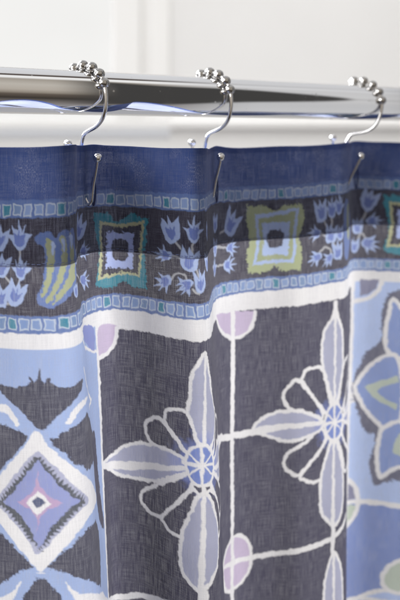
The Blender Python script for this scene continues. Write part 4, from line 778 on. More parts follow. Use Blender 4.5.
f|sqline|0.34|0.12|0|7111 284 39 -3 2 59 -42 -5
f|teal|-0.25|0.12|0|7111 284 39 -3 2 59 -42 -5
f|sqline|0.34|0.12|0|7173 284 42 0 0 56 -39 -2
f|sq2|-0.25|0.12|0|7173 284 42 0 0 56 -39 -2
f|sqline|0.34|0.12|0|7232 282 48 1 -3 53 -42 1
f|sq1|-0.25|0.12|0|7232 282 48 1 -3 53 -42 1
f|sqline|0.34|0.12|0|7295 284 47 3 0 51 -44 -3
f|sq1|-0.25|0.12|0|7295 284 47 3 0 51 -44 -3
f|sqline|0.34|0.12|0|7359 282 42 -2 1 60 -42 -2
f|sq1|-0.25|0.12|0|7359 282 42 -2 1 60 -42 -2
f|sqline|0.34|0.12|0|7419 283 47 0 1 54 -49 1
f|teal|-0.25|0.12|0|7419 283 47 0 1 54 -49 1
f|sqline|0.34|0.12|0|7483 283 46 -4 0 61 -46 2
f|sq3|-0.25|0.12|0|7483 283 46 -4 0 61 -46 2
f|sqline|0.34|0.12|0|7546 283 38 -2 0 57 -39 -1
f|sq1|-0.25|0.12|0|7546 283 38 -2 0 57 -39 -1
f|sqline|0.34|0.12|0|7608 282 42 -3 2 59 -47 3
f|sq1|-0.25|0.12|0|7608 282 42 -3 2 59 -47 3
f|sqline|0.34|0.12|0|7669 285 39 -1 2 53 -38 1
f|sq1|-0.25|0.12|0|7669 285 39 -1 2 53 -38 1
f|sqline|0.34|0.12|0|7733 279 40 2 2 58 -42 2
f|teal|-0.25|0.12|0|7733 279 40 2 2 58 -42 2
f|sqline|0.34|0.12|0|7796 281 41 4 0 57 -41 -5
f|sq1|-0.25|0.12|0|7796 281 41 4 0 57 -41 -5
f|sqline|0.34|0.12|0|7855 279 41 2 4 57 -45 3
f|sq3|-0.25|0.12|0|7855 279 41 2 4 57 -45 3
f|sqline|0.34|0.12|0|1907 886 43 -3 -2 57 -44 3
f|sq3|-0.25|0.12|0|1907 886 43 -3 -2 57 -44 3
f|sqline|0.34|0.12|0|1846 883 39 2 2 57 -41 -3
f|sq1|-0.25|0.12|0|1846 883 39 2 2 57 -41 -3
f|sqline|0.34|0.12|0|1781 888 45 -1 1 53 -48 -4
f|sq3|-0.25|0.12|0|1781 888 45 -1 1 53 -48 -4
f|sqline|0.34|0.12|0|1719 884 41 -2 4 54 -45 0
f|sq1|-0.25|0.12|0|1719 884 41 -2 4 54 -45 0
f|sqline|0.34|0.12|0|1655 885 47 -3 -1 57 -45 -2
f|sq3|-0.25|0.12|0|1655 885 47 -3 -1 57 -45 -2
f|sqline|0.34|0.12|0|1597 889 44 -3 0 52 -47 3
f|sq1|-0.25|0.12|0|1597 889 44 -3 0 52 -47 3
f|sqline|0.34|0.12|0|1533 887 41 -1 -1 52 -39 2
f|teal|-0.25|0.12|0|1533 887 41 -1 -1 52 -39 2
f|sqline|0.34|0.12|0|1471 886 47 -1 0 53 -50 0
f|sq3|-0.25|0.12|0|1471 886 47 -1 0 53 -50 0
f|sqline|0.34|0.12|0|1407 884 45 1 3 54 -46 5
f|sq3|-0.25|0.12|0|1407 884 45 1 3 54 -46 5
f|sqline|0.34|0.12|0|1352 886 39 -2 1 56 -43 0
f|sq1|-0.25|0.12|0|1352 886 39 -2 1 56 -43 0
f|sqline|0.34|0.12|0|1285 886 47 -1 -2 55 -45 -1
f|sq2|-0.25|0.12|0|1285 886 47 -1 -2 55 -45 -1
f|sqline|0.34|0.12|0|1226 884 38 -1 4 57 -44 -1
f|sq2|-0.25|0.12|0|1226 884 38 -1 4 57 -44 -1
f|sqline|0.34|0.12|0|1161 888 44 0 -3 52 -41 2
f|sq1|-0.25|0.12|0|1161 888 44 0 -3 52 -41 2
f|sqline|0.34|0.12|0|1097 888 50 -4 -2 57 -45 2
f|teal|-0.25|0.12|0|1097 888 50 -4 -2 57 -45 2
f|sqline|0.34|0.12|0|1036 885 46 4 -1 50 -45 -4
f|sq1|-0.25|0.12|0|1036 885 46 4 -1 50 -45 -4
f|sqline|0.34|0.12|0|977 887 45 0 0 52 -47 -3
f|sq3|-0.25|0.12|0|977 887 45 0 0 52 -47 -3
f|sqline|0.34|0.12|0|914 884 47 4 0 48 -48 1
f|sq2|-0.25|0.12|0|914 884 47 4 0 48 -48 1
f|sqline|0.34|0.12|0|851 881 45 2 -2 60 -39 -2
f|sq1|-0.25|0.12|0|851 881 45 2 -2 60 -39 -2
f|sqline|0.34|0.12|0|788 885 44 2 2 51 -44 1
f|sq1|-0.25|0.12|0|788 885 44 2 2 51 -44 1
f|sqline|0.34|0.12|0|724 885 50 3 -2 50 -47 -1
f|sq1|-0.25|0.12|0|724 885 50 3 -2 50 -47 -1
f|sqline|0.34|0.12|0|665 888 43 -3 -2 54 -37 0
f|teal|-0.25|0.12|0|665 888 43 -3 -2 54 -37 0
f|sqline|0.34|0.12|0|605 888 45 2 -2 47 -44 1
f|sq2|-0.25|0.12|0|605 888 45 2 -2 47 -44 1
f|sqline|0.34|0.12|0|543 882 41 2 0 58 -42 -3
f|sq2|-0.25|0.12|0|543 882 41 2 0 58 -42 -3
f|sqline|0.34|0.12|0|482 887 43 -2 -1 55 -42 -1
f|sq1|-0.25|0.12|0|482 887 43 -2 -1 55 -42 -1
f|sqline|0.34|0.12|0|415 887 45 -1 5 50 -47 2
f|sq2|-0.25|0.12|0|415 887 45 -1 5 50 -47 2
f|sqline|0.34|0.12|0|356 888 43 -5 -2 61 -44 -3
f|sq1|-0.25|0.12|0|356 888 43 -5 -2 61 -44 -3
f|sqline|0.34|0.12|0|1969 885 42 3 -1 53 -42 -2
f|teal|-0.25|0.12|0|1969 885 42 3 -1 53 -42 -2
f|sqline|0.34|0.12|0|2031 885 52 4 -4 50 -47 2
f|sq2|-0.25|0.12|0|2031 885 52 4 -4 50 -47 2
f|sqline|0.34|0.12|0|2101 888 44 -1 0 53 -48 -4
f|sq2|-0.25|0.12|0|2101 888 44 -1 0 53 -48 -4
f|sqline|0.34|0.12|0|2163 885 50 4 0 54 -50 -4
f|sq1|-0.25|0.12|0|2163 885 50 4 0 54 -50 -4
f|sqline|0.34|0.12|0|2233 882 49 1 -2 54 -47 -1
f|teal|-0.25|0.12|0|2233 882 49 1 -2 54 -47 -1
f|sqline|0.34|0.12|0|2294 884 47 3 1 52 -48 -3
f|sq3|-0.25|0.12|0|2294 884 47 3 1 52 -48 -3
f|sqline|0.34|0.12|0|2364 883 39 2 2 57 -41 -1
f|sq2|-0.25|0.12|0|2364 883 39 2 2 57 -41 -1
f|sqline|0.34|0.12|0|2420 886 50 -4 -3 60 -45 0
f|sq2|-0.25|0.12|0|2420 886 50 -4 -3 60 -45 0
f|sqline|0.34|0.12|0|2488 886 43 0 0 52 -45 0
f|sq1|-0.25|0.12|0|2488 886 43 0 0 52 -45 0
f|sqline|0.34|0.12|0|2551 887 44 2 -1 50 -46 3
f|sq2|-0.25|0.12|0|2551 887 44 2 -1 50 -46 3
f|sqline|0.34|0.12|0|2612 889 45 -2 0 51 -42 1
f|sq3|-0.25|0.12|0|2612 889 45 -2 0 51 -42 1
f|sqline|0.34|0.12|0|2675 883 45 0 0 53 -44 2
f|sq2|-0.25|0.12|0|2675 883 45 0 0 53 -44 2
f|sqline|0.34|0.12|0|2742 888 42 -3 2 55 -46 -1
f|sq1|-0.25|0.12|0|2742 888 42 -3 2 55 -46 -1
f|sqline|0.34|0.12|0|2802 884 42 1 0 51 -44 -1
f|sq2|-0.25|0.12|0|2802 884 42 1 0 51 -44 -1
f|sqline|0.34|0.12|0|2867 884 41 1 4 54 -45 3
f|teal|-0.25|0.12|0|2867 884 41 1 4 54 -45 3
f|sqline|0.34|0.12|0|2931 885 35 -3 0 61 -38 0
f|sq2|-0.25|0.12|0|2931 885 35 -3 0 61 -38 0
f|sqline|0.34|0.12|0|2989 886 41 -1 -2 53 -41 3
f|sq2|-0.25|0.12|0|2989 886 41 -1 -2 53 -41 3
f|sqline|0.34|0.12|0|3049 886 42 1 -3 52 -42 4
f|sq2|-0.25|0.12|0|3049 886 42 1 -3 52 -42 4
f|sqline|0.34|0.12|0|3109 890 39 -1 -2 50 -40 -3
f|sq3|-0.25|0.12|0|3109 890 39 -1 -2 50 -40 -3
f|sqline|0.34|0.12|0|3166 883 41 3 -1 50 -40 4
f|sq1|-0.25|0.12|0|3166 883 41 3 -1 50 -40 4
f|sqline|0.34|0.12|0|3229 886 42 -1 0 56 -46 -1
f|teal|-0.25|0.12|0|3229 886 42 -1 0 56 -46 -1
f|sqline|0.34|0.12|0|3289 885 46 -1 -3 58 -41 -4
f|sq1|-0.25|0.12|0|3289 885 46 -1 -3 58 -41 -4
f|sqline|0.34|0.12|0|3356 885 39 0 -1 54 -38 1
f|sq2|-0.25|0.12|0|3356 885 39 0 -1 54 -38 1
f|sqline|0.34|0.12|0|3416 888 42 1 3 55 -43 -3
f|sq2|-0.25|0.12|0|3416 888 42 1 3 55 -43 -3
f|sqline|0.34|0.12|0|3480 886 40 -4 -1 55 -42 2
f|sq1|-0.25|0.12|0|3480 886 40 -4 -1 55 -42 2
f|sqline|0.34|0.12|0|3542 882 41 4 4 52 -45 2
f|sq2|-0.25|0.12|0|3542 882 41 4 4 52 -45 2
f|sqline|0.34|0.12|0|3603 887 46 -3 -2 60 -44 -1
f|sq3|-0.25|0.12|0|3603 887 46 -3 -2 60 -44 -1
f|sqline|0.34|0.12|0|3665 884 49 1 -3 54 -40 -2
f|sq3|-0.25|0.12|0|3665 884 49 1 -3 54 -40 -2
f|sqline|0.34|0.12|0|3733 887 40 1 -1 47 -36 2
f|sq2|-0.25|0.12|0|3733 887 40 1 -1 47 -36 2
f|sqline|0.34|0.12|0|3797 885 43 2 -5 51 -37 1
f|sq2|-0.25|0.12|0|3797 885 43 2 -5 51 -37 1
f|sqline|0.34|0.12|0|3858 887 42 1 0 54 -40 0
f|sq2|-0.25|0.12|0|3858 887 42 1 0 54 -40 0
f|sqline|0.34|0.12|0|3919 883 47 1 -3 55 -42 5
f|sq3|-0.25|0.12|0|3919 883 47 1 -3 55 -42 5
f|sqline|0.34|0.12|0|3985 885 40 0 4 52 -44 2
f|sq1|-0.25|0.12|0|3985 885 40 0 4 52 -44 2
f|sqline|0.34|0.12|0|4049 887 40 -3 2 59 -45 -3
f|sq2|-0.25|0.12|0|4049 887 40 -3 2 59 -45 -3
f|sqline|0.34|0.12|0|4107 890 50 -1 2 51 -50 -1
f|sq1|-0.25|0.12|0|4107 890 50 -1 2 51 -50 -1
f|sqline|0.34|0.12|0|4173 882 42 3 4 51 -42 4
f|teal|-0.25|0.12|0|4173 882 42 3 4 51 -42 4
f|sqline|0.34|0.12|0|4236 882 43 1 -2 57 -40 -2
f|sq2|-0.25|0.12|0|4236 882 43 1 -2 57 -40 -2
f|sqline|0.34|0.12|0|4296 889 39 -1 2 53 -43 0
f|sq1|-0.25|0.12|0|4296 889 39 -1 2 53 -43 0
f|sqline|0.34|0.12|0|4357 885 39 0 2 53 -42 2
f|sq2|-0.25|0.12|0|4357 885 39 0 2 53 -42 2
f|sqline|0.34|0.12|0|4413 889 45 -1 -1 51 -44 0
f|sq1|-0.25|0.12|0|4413 889 45 -1 -1 51 -44 0
f|sqline|0.34|0.12|0|4476 882 43 2 -1 58 -40 0
f|sq3|-0.25|0.12|0|4476 882 43 2 -1 58 -40 0
f|sqline|0.34|0.12|0|4538 886 44 -2 -4 55 -41 0
f|sq1|-0.25|0.12|0|4538 886 44 -2 -4 55 -41 0
f|sqline|0.34|0.12|0|4595 885 42 -1 2 58 -39 0
f|teal|-0.25|0.12|0|4595 885 42 -1 2 58 -39 0
f|sqline|0.34|0.12|0|4660 887 44 -2 -3 54 -40 5
f|sq1|-0.25|0.12|0|4660 887 44 -2 -3 54 -40 5
f|sqline|0.34|0.12|0|4726 889 38 -2 0 52 -38 -2
f|sq3|-0.25|0.12|0|4726 889 38 -2 0 52 -38 -2
f|sqline|0.34|0.12|0|4787 884 42 3 3 51 -44 4
f|sq3|-0.25|0.12|0|4787 884 42 3 3 51 -44 4
f|sqline|0.34|0.12|0|4853 882 38 1 0 56 -40 -2
f|sq1|-0.25|0.12|0|4853 882 38 1 0 56 -40 -2
f|sqline|0.34|0.12|0|4911 886 51 0 -3 57 -44 -2
f|sq1|-0.25|0.12|0|4911 886 51 0 -3 57 -44 -2
f|sqline|0.34|0.12|0|4979 883 43 5 0 50 -47 1
f|sq1|-0.25|0.12|0|4979 883 43 5 0 50 -47 1
f|sqline|0.34|0.12|0|5040 885 44 2 4 49 -46 0
f|teal|-0.25|0.12|0|5040 885 44 2 4 49 -46 0
f|sqline|0.34|0.12|0|5102 885 42 -1 2 56 -44 -1
f|sq1|-0.25|0.12|0|5102 885 42 -1 2 56 -44 -1
f|sqline|0.34|0.12|0|5161 887 43 0 0 56 -46 -4
f|sq2|-0.25|0.12|0|5161 887 43 0 0 56 -46 -4
f|sqline|0.34|0.12|0|5224 883 38 2 3 58 -41 -3
f|sq1|-0.25|0.12|0|5224 883 38 2 3 58 -41 -3
f|sqline|0.34|0.12|0|5279 884 43 -1 2 55 -41 -1
f|sq1|-0.25|0.12|0|5279 884 43 -1 2 55 -41 -1
f|sqline|0.34|0.12|0|5341 880 41 0 1 60 -43 -1
f|sq3|-0.25|0.12|0|5341 880 41 0 1 60 -43 -1
f|sqline|0.34|0.12|0|5402 882 41 1 -1 52 -40 2
f|sq1|-0.25|0.12|0|5402 882 41 1 -1 52 -40 2
f|sqline|0.34|0.12|0|5459 888 43 0 3 52 -47 3
f|sq3|-0.25|0.12|0|5459 888 43 0 3 52 -47 3
f|sqline|0.34|0.12|0|5516 881 47 1 -2 59 -40 1
f|sq1|-0.25|0.12|0|5516 881 47 1 -2 59 -40 1
f|sqline|0.34|0.12|0|5580 883 42 0 4 58 -45 0
f|sq1|-0.25|0.12|0|5580 883 42 0 4 58 -45 0
f|sqline|0.34|0.12|0|5638 883 44 -1 3 59 -47 2
f|sq2|-0.25|0.12|0|5638 883 44 -1 3 59 -47 2
f|sqline|0.34|0.12|0|5697 887 43 0 2 53 -41 -1
f|sq1|-0.25|0.12|0|5697 887 43 0 2 53 -41 -1
f|sqline|0.34|0.12|0|5761 884 42 -2 -1 57 -46 1
f|sq1|-0.25|0.12|0|5761 884 42 -2 -1 57 -46 1
f|sqline|0.34|0.12|0|5822 886 39 -1 -2 52 -40 -1
f|teal|-0.25|0.12|0|5822 886 39 -1 -2 52 -40 -1
f|sqline|0.34|0.12|0|5883 885 42 -2 0 59 -47 -3
f|sq3|-0.25|0.12|0|5883 885 42 -2 0 59 -47 -3
f|sqline|0.34|0.12|0|5940 886 44 1 1 49 -41 2
f|sq1|-0.25|0.12|0|5940 886 44 1 1 49 -41 2
f|sqline|0.34|0.12|0|6003 885 44 -3 -1 55 -44 0
f|sq3|-0.25|0.12|0|6003 885 44 -3 -1 55 -44 0
f|sqline|0.34|0.12|0|6067 885 41 -4 3 59 -48 -1
f|sq1|-0.25|0.12|0|6067 885 41 -4 3 59 -48 -1
f|sqline|0.34|0.12|0|6130 885 42 1 -3 58 -38 -4
f|teal|-0.25|0.12|0|6130 885 42 1 -3 58 -38 -4
f|sqline|0.34|0.12|0|6193 885 39 0 3 52 -46 0
f|sq2|-0.25|0.12|0|6193 885 39 0 3 52 -46 0
f|sqline|0.34|0.12|0|6255 886 37 3 0 48 -41 1
f|sq2|-0.25|0.12|0|6255 886 37 3 0 48 -41 1
f|sqline|0.34|0.12|0|6316 885 40 0 3 58 -42 -4
f|sq1|-0.25|0.12|0|6316 885 40 0 3 58 -42 -4
f|sqline|0.34|0.12|0|6375 889 46 -3 0 56 -43 -1
f|sq3|-0.25|0.12|0|6375 889 46 -3 0 56 -43 -1
f|sqline|0.34|0.12|0|6437 886 46 -2 -2 55 -43 3
f|teal|-0.25|0.12|0|6437 886 46 -2 -2 55 -43 3
f|sqline|0.34|0.12|0|6501 887 45 0 0 53 -49 -1
f|sq2|-0.25|0.12|0|6501 887 45 0 0 53 -49 -1
f|sqline|0.34|0.12|0|6561 887 44 -2 1 57 -45 -4
f|sq3|-0.25|0.12|0|6561 887 44 -2 1 57 -45 -4
f|sqline|0.34|0.12|0|6626 882 42 2 -3 55 -40 -4
f|sq2|-0.25|0.12|0|6626 882 42 2 -3 55 -40 -4
f|sqline|0.34|0.12|0|6683 886 47 -3 0 56 -46 0
f|sq1|-0.25|0.12|0|6683 886 47 -3 0 56 -46 0
f|sqline|0.34|0.12|0|6746 888 47 -3 -1 53 -44 2
f|teal|-0.25|0.12|0|6746 888 47 -3 -1 53 -44 2
f|sqline|0.34|0.12|0|6810 882 47 4 -2 56 -43 1
f|sq3|-0.25|0.12|0|6810 882 47 4 -2 56 -43 1
f|sqline|0.34|0.12|0|6872 884 43 1 -1 57 -41 -2
f|sq3|-0.25|0.12|0|6872 884 43 1 -1 57 -41 -2
f|sqline|0.34|0.12|0|6934 884 44 -1 -1 54 -44 2
f|sq1|-0.25|0.12|0|6934 884 44 -1 -1 54 -44 2
f|sqline|0.34|0.12|0|7000 887 39 4 0 47 -44 -3
f|sq2|-0.25|0.12|0|7000 887 39 4 0 47 -44 -3
f|sqline|0.34|0.12|0|7055 885 47 -1 0 55 -45 -1
f|teal|-0.25|0.12|0|7055 885 47 -1 0 55 -45 -1
f|sqline|0.34|0.12|0|7119 886 45 4 -3 52 -40 -3
f|sq3|-0.25|0.12|0|7119 886 45 4 -3 52 -40 -3
f|sqline|0.34|0.12|0|7184 885 45 -2 -3 55 -45 0
f|sq1|-0.25|0.12|0|7184 885 45 -2 -3 55 -45 0
f|sqline|0.34|0.12|0|7248 882 38 3 2 50 -42 3
f|sq1|-0.25|0.12|0|7248 882 38 3 2 50 -42 3
f|sqline|0.34|0.12|0|7305 890 44 0 1 51 -41 -1
f|sq3|-0.25|0.12|0|7305 890 44 0 1 51 -41 -1
f|sqline|0.34|0.12|0|7372 887 38 -5 0 58 -40 1
f|teal|-0.25|0.12|0|7372 887 38 -5 0 58 -40 1
f|sqline|0.34|0.12|0|7427 883 51 2 -3 55 -44 -1
f|sq3|-0.25|0.12|0|7427 883 51 2 -3 55 -44 -1
f|sqline|0.34|0.12|0|7492 883 45 -1 -2 55 -45 1
f|sq2|-0.25|0.12|0|7492 883 45 -1 -2 55 -45 1
f|sqline|0.34|0.12|0|7557 885 39 4 3 52 -45 -4
f|sq1|-0.25|0.12|0|7557 885 39 4 3 52 -45 -4
f|sqline|0.34|0.12|0|7618 888 41 -1 2 49 -46 4
f|sq1|-0.25|0.12|0|7618 888 41 -1 2 49 -46 4
f|sqline|0.34|0.12|0|7677 890 46 -5 -1 55 -42 0
f|teal|-0.25|0.12|0|7677 890 46 -5 -1 55 -42 0
f|sqline|0.34|0.12|0|7742 886 41 2 -1 55 -43 -2
f|sq1|-0.25|0.12|0|7742 886 41 2 -1 55 -43 -2
f|sqline|0.34|0.12|0|7802 883 46 0 -4 54 -39 3
f|sq2|-0.25|0.12|0|7802 883 46 0 -4 54 -39 3
f|sqline|0.34|0.12|0|7865 887 46 -1 -3 53 -45 0
f|sq1|-0.25|0.12|0|7865 887 46 -1 -3 53 -45 0
l|stem|0.62|0.15|1|3352 530 32 30
l|stem|0.62|0.15|1|3468 510 -8 74
l|stem|0.62|0.15|1|3303 615 41 -5 45 12
l|stem|0.62|0.15|1|3479 674 10 39
l|stem|0.62|0.15|1|3320 744 40 -34 52 0 19 31
l|stem|0.62|0.15|1|3458 790 34 24
l|stem|0.71|0.15|1|4147 551 81 -31
l|stem|0.71|0.15|1|4041 626 177 19
l|stem|0.71|0.15|1|3998 745 208 10
l|stem|0.57|0.15|1|2044 510 0 101
l|stem|0.57|0.15|1|2044 669 -19 66
l|stem|0.57|0.15|1|1943 655 41 50
l|stem|0.57|0.15|1|1940 805 57 10
l|stem|0.61|0.15|1|2383 563 220 -26
l|stem|0.62|0.15|1|2373 615 283 -5
l|stem|0.61|0.15|1|2379 679 247 83
l|stem|0.76|0.15|1|4998 519 25 51
l|stem|0.76|0.15|1|5063 495 -4 85
l|stem|0.76|0.15|1|4963 604 60 26
l|stem|0.76|0.15|1|5070 676 24 52
l|stem|0.76|0.15|1|4962 735 43 -30 42 19 8 35
l|stem|0.82|0.15|1|5614 715 30 -30 32 45
l|stem|0.82|0.15|1|5672 520 -15 46 -46 45
f|pale|0.12|0.15|2|3339 539 -38 -5 -29 -46 -15 -86 49 31 -4 -46 31 40 40 -39 11 90 -17 40
f|inner|0|0.3|2|3333 518 -30 -13 -8 -30 -7 -26 27 9 3 -24 13 24 22 -16 0 27 -1 30
f|pale|0.12|0.15|2|3470 529 -29 -20 -7 -34 -33 -35 47 8 -15 -44 27 30 14 -61 8 62 34 -27 -15 47 46 -2 -44 27 -2 26
f|inner|0|0.3|2|3470 509 -23 -17 -2 -28 -1 -24 22 13 7 -22 7 25 23 -11 -6 25 -5 26
f|pale|0.12|0.15|2|3327 614 -23 21 -21 -2 -34 24 9 -26 -41 4 34 -22 -49 -11 51 -2 -25 -28 40 14 3 -31 19 33 27 5
f|inner|0|0.3|2|3311 615 -16 17 -22 0 -19 -2 12 -16 -17 -8 20 -3 -6 -19 19 6 20 7
f|pale|0.12|0.15|2|3431 691 -35 -20 -9 -43 11 -87 34 57 16 -44 18 39 41 -21 -16 75 -26 42
f|inner|0|0.3|2|3434 675 -23 -20 1 -29 2 -25 21 16 10 -22 5 26 24 -8 -8 25 -9 26
f|pale|0.12|0.15|2|3321 739 -4 32 -18 13 -13 46 -11 -38 -45 30 26 -36 -59 11 48 -27 -41 -17 47 -2 -15 -36 39 19 25 -10
f|inner|0|0.3|2|3307 749 -4 25 -21 13 -19 10 2 -22 -20 3 16 -16 -17 -14 22 -5 23 -6
f|pale|0.12|0.15|2|3459 744 -2 21 -20 18 -3 44 -13 -30 -33 29 17 -34 -54 19 42 -37 -44 -2 37 -16 -15 -24 39 7 24 -7
f|inner|0|0.3|2|3445 750 0 24 -17 15 -16 12 -2 -20 -18 6 13 -17 -18 -10 19 -9 20 -9
f|pale|0.12|0.15|2|3512 810 -24 -2 -17 -45 -10 -76 30 40 6 -52 17 47 29 -35 6 77 -15 34
f|inner|0|0.3|2|3511 798 -20 -13 -5 -28 -3 -24 19 10 4 -22 8 23 17 -13 -2 25 -2 27
f|pale|0.12|0.15|2|3626 527 -21 -11 -12 -28 3 -74 17 39 11 -39 13 40 20 -30 -4 66 -9 27
f|inner|0|0.3|2|3624 513 -15 -13 -2 -22 -1 -19 14 9 4 -17 5 19 15 -9 -3 20 -4 21
f|pale|0.12|0.15|2|3591 696 -20 -9 -16 -24 1 -73 27 37 3 -39 13 39 25 -33 -6 67 -10 29
f|inner|0|0.3|2|3590 686 -16 -13 -2 -22 -1 -20 15 10 4 -17 5 19 14 -9 -3 20 -3 21
f|pale|0.12|0.15|2|4231 560 -27 -24 4 -56 51 -110 12 78 45 -47 -6 67 63 -15 -59 90 -41 31
f|inner|0|0.3|2|4245 546 -18 -33 13 -35 13 -29 19 28 20 -21 -5 33 33 1 -21 25 -22 28
f|pale|0.12|0.15|2|4220 651 18 -26 22 1 31 -36 -11 33 50 -12 -33 34 51 2 -55 11 34 28 -41 -8 1 33 -27 -33 -29 -5
f|inner|0|0.3|2|4234 650 14 -21 24 -3 20 -1 -10 19 19 6 -21 7 10 19 -22 -4 -22 -4
f|pale|0.12|0.15|2|4191 764 18 -29 19 -5 42 -33 -13 35 48 -10 -37 33 58 6 -52 13 31 28 -50 -15 9 32 -40 -27 -20 -6
f|inner|0|0.3|2|4205 760 14 -22 26 -3 22 -1 -11 20 19 6 -21 7 10 21 -23 -5 -24 -4
f|pale|0.12|0.15|2|4073 528 -22 0 -18 -37 -1 -78 22 37 8 -39 17 38 27 -30 1 69 -14 33
f|inner|0|0.3|2|4073 519 -18 -13 -4 -24 -2 -21 16 9 3 -19 7 20 15 -12 -2 23 -1 23
f|pale|0.12|0.15|2|4062 684 -18 -8 -15 -33 5 -74 22 35 5 -29 10 35 29 -29 -5 61 -14 39
f|inner|0|0.3|2|4064 672 -16 -13 -2 -23 -1 -20 15 10 4 -18 5 20 15 -10 -3 21 -3 22
f|pale|0.12|0.15|2|4043 805 -19 -20 -5 -19 -18 -34 23 4 -6 -35 18 31 10 -56 7 54 21 -33 -12 44 29 -3 -22 32 -11 22
f|inner|0|0.3|2|4044 789 -16 -13 -2 -23 -1 -20 15 10 4 -18 5 20 15 -10 -3 21 -3 22
f|pale|0.12|0.15|2|2043 536 -22 -17 -20 -31 -32 -40 42 5 -14 -49 35 29 3 -60 22 67 22 -38 -12 46 45 3 -35 40 -6 23
f|inner|0|0.3|2|2043 516 -27 -17 -4 -30 -3 -26 25 13 6 -24 10 26 23 -13 -4 27 -4 28
f|pale|0.12|0.15|2|1912 527 -28 -10 -4 -43 13 -78 20 39 17 -34 15 49 40 -28 -18 68 -20 43
f|inner|0|0.3|2|1917 517 -20 -19 1 -28 3 -23 19 15 10 -19 3 24 24 -7 -9 23 -9 25
f|pale|0.12|0.15|2|2052 685 -25 -13 -7 -22 -27 -31 30 4 -6 -41 20 34 10 -59 14 53 19 -22 -6 33 34 2 -32 27 -8 25
f|inner|0|0.3|2|2049 674 -20 -13 -4 -23 -2 -20 19 9 5 -18 8 20 18 -10 -3 21 -3 22
f|pale|0.12|0.15|2|1990 821 -23 -29 -3 -44 29 -74 23 49 27 -40 -2 45 45 -19 -31 77 -27 30
f|inner|0|0.3|2|2001 802 -17 -23 6 -28 7 -23 17 19 14 -18 -1 25 25 -3 -13 22 -14 23
f|pale|0.12|0.15|2|1920 677 -31 -13 -1 -39 10 -83 21 45 19 -41 8 45 50 -21 -23 74 -22 29
f|inner|0|0.3|2|1924 667 -20 -19 2 -28 2 -23 19 15 10 -19 4 24 23 -7 -9 23 -9 24
f|pale|0.12|0.15|2|1930 829 -28 -5 -23 -40 6 -77 35 39 5 -38 11 35 37 -28 -4 68 -18 40
f|inner|0|0.3|2|1928 814 -21 -14 -3 -25 -2 -21 20 10 6 -19 7 21 20 -9 -4 22 -5 23
f|pale|0.12|0.15|2|2614 527 -33 -19 10 -52 41 -87 6 63 40 -47 -5 61 56 -17 -45 79 -32 23
f|inner|0|0.3|2|2622 514 -17 -27 9 -30 10 -26 17 23 17 -20 -3 29 28 -1 -16 23 -17 25
f|pale|0.12|0.15|2|2640 612 11 -26 14 -8 27 -36 3 38 36 -15 -26 20 49 2 -45 22 33 13 -45 2 9 28 -27 -25 -28 5
f|inner|0|0.3|2|2651 607 9 -21 21 -6 19 -5 -6 19 17 2 -17 10 11 16 -19 -1 -22 0
f|pale|0.12|0.15|2|2617 745 17 -16 22 1 44 -24 -21 33 45 0 -32 12 46 25 -48 -6 23 37 -39 -24 -5 32 -24 -35 -14 -12
f|inner|0|0.3|2|2632 751 17 -17 24 2 19 3 -13 16 16 9 -21 3 5 20 -19 -9 -20 -8
f|pale|0.12|0.15|2|2398 629 -18 -8 -11 -25 0 -47 20 23 11 -25 6 26 23 -24 -4 50 -8 19
f|inner|0|0.3|2|2399 616 -14 -9 -2 -16 -1 -14 13 7 4 -12 5 13 12 -6 -2 14 -3 16
f|pale|0.12|0.15|2|2362 793 -18 -5 -9 -21 -4 -49 21 21 10 -26 5 26 21 -15 1 41 -12 23
f|inner|0|0.3|2|2360 785 -13 -9 -2 -16 -1 -14 13 7 3 -12 5 13 13 -6 -3 14 -3 15
f|pale|0.12|0.15|2|4990 531 -42 -2 -22 -46 -20 -108 44 53 3 -57 29 42 28 -45 12 98 -5 42
f|inner|0|0.3|2|4981 513 -27 -13 -10 -33 -7 -28 26 8 2 -27 13 26 20 -19 1 31 1 33
f|pale|0.12|0.15|2|5062 512 -24 -15 -4 -30 -34 -41 36 13 -7 -55 27 30 9 -66 3 64 29 -28 -5 46 38 3 -38 38 -5 25
f|inner|0|0.3|2|5063 496 -22 -17 -3 -30 -1 -26 20 13 6 -24 7 26 21 -12 -5 27 -4 28
f|pale|0.12|0.15|2|5123 493 -20 -24 -4 -24 -33 -38 37 6 -12 -45 24 37 10 -67 12 64 17 -36 -7 51 35 0 -33 30 -3 23
f|inner|0|0.3|2|5123 474 -20 -16 -2 -27 -2 -23 19 12 5 -21 7 23 18 -11 -4 24 -4 26
f|pale|0.12|0.15|2|4970 604 -10 19 -26 10 -41 23 16 -36 -44 8 35 -22 -54 -15 53 -8 -23 -22 36 13 3 -38 27 40 25 8
f|inner|0|0.3|2|4960 605 -17 18 -24 0 -20 -2 13 -17 -18 -8 21 -4 -6 -20 20 7 22 7
f|pale|0.12|0.15|2|5053 684 -30 -5 -9 -49 6 -83 22 49 14 -46 18 42 35 -32 -8 82 -23 37
f|inner|0|0.3|2|5051 671 -19 -18 -1 -29 1 -25 18 15 7 -22 5 25 20 -9 -6 25 -6 26
f|pale|0.12|0.15|2|5127 675 -15 -10 -19 -26 0 -72 23 32 9 -32 12 30 21 -29 4 64 -14 30
f|inner|0|0.3|2|5129 662 -16 -12 -3 -23 -1 -19 14 9 4 -18 6 19 14 -9 -3 20 -2 21
f|pale|0.12|0.15|2|4978 754 -7 21 -22 16 -17 42 -12 -36 -39 21 30 -30 -57 5 50 -27 -35 -11 43 -6 -22 -29 41 15 17 -1
f|inner|0|0.3|2|4962 757 -6 24 -22 11 -18 8 3 -21 -19 1 16 -14 -15 -14 21 -4 23 -3
f|pale|0.12|0.15|2|5068 760 3 26 -12 20 -6 35 -11 -24 -25 30 3 -35 -39 26 34 -39 -36 -8 35 -6 -23 -29 43 9 16 -11
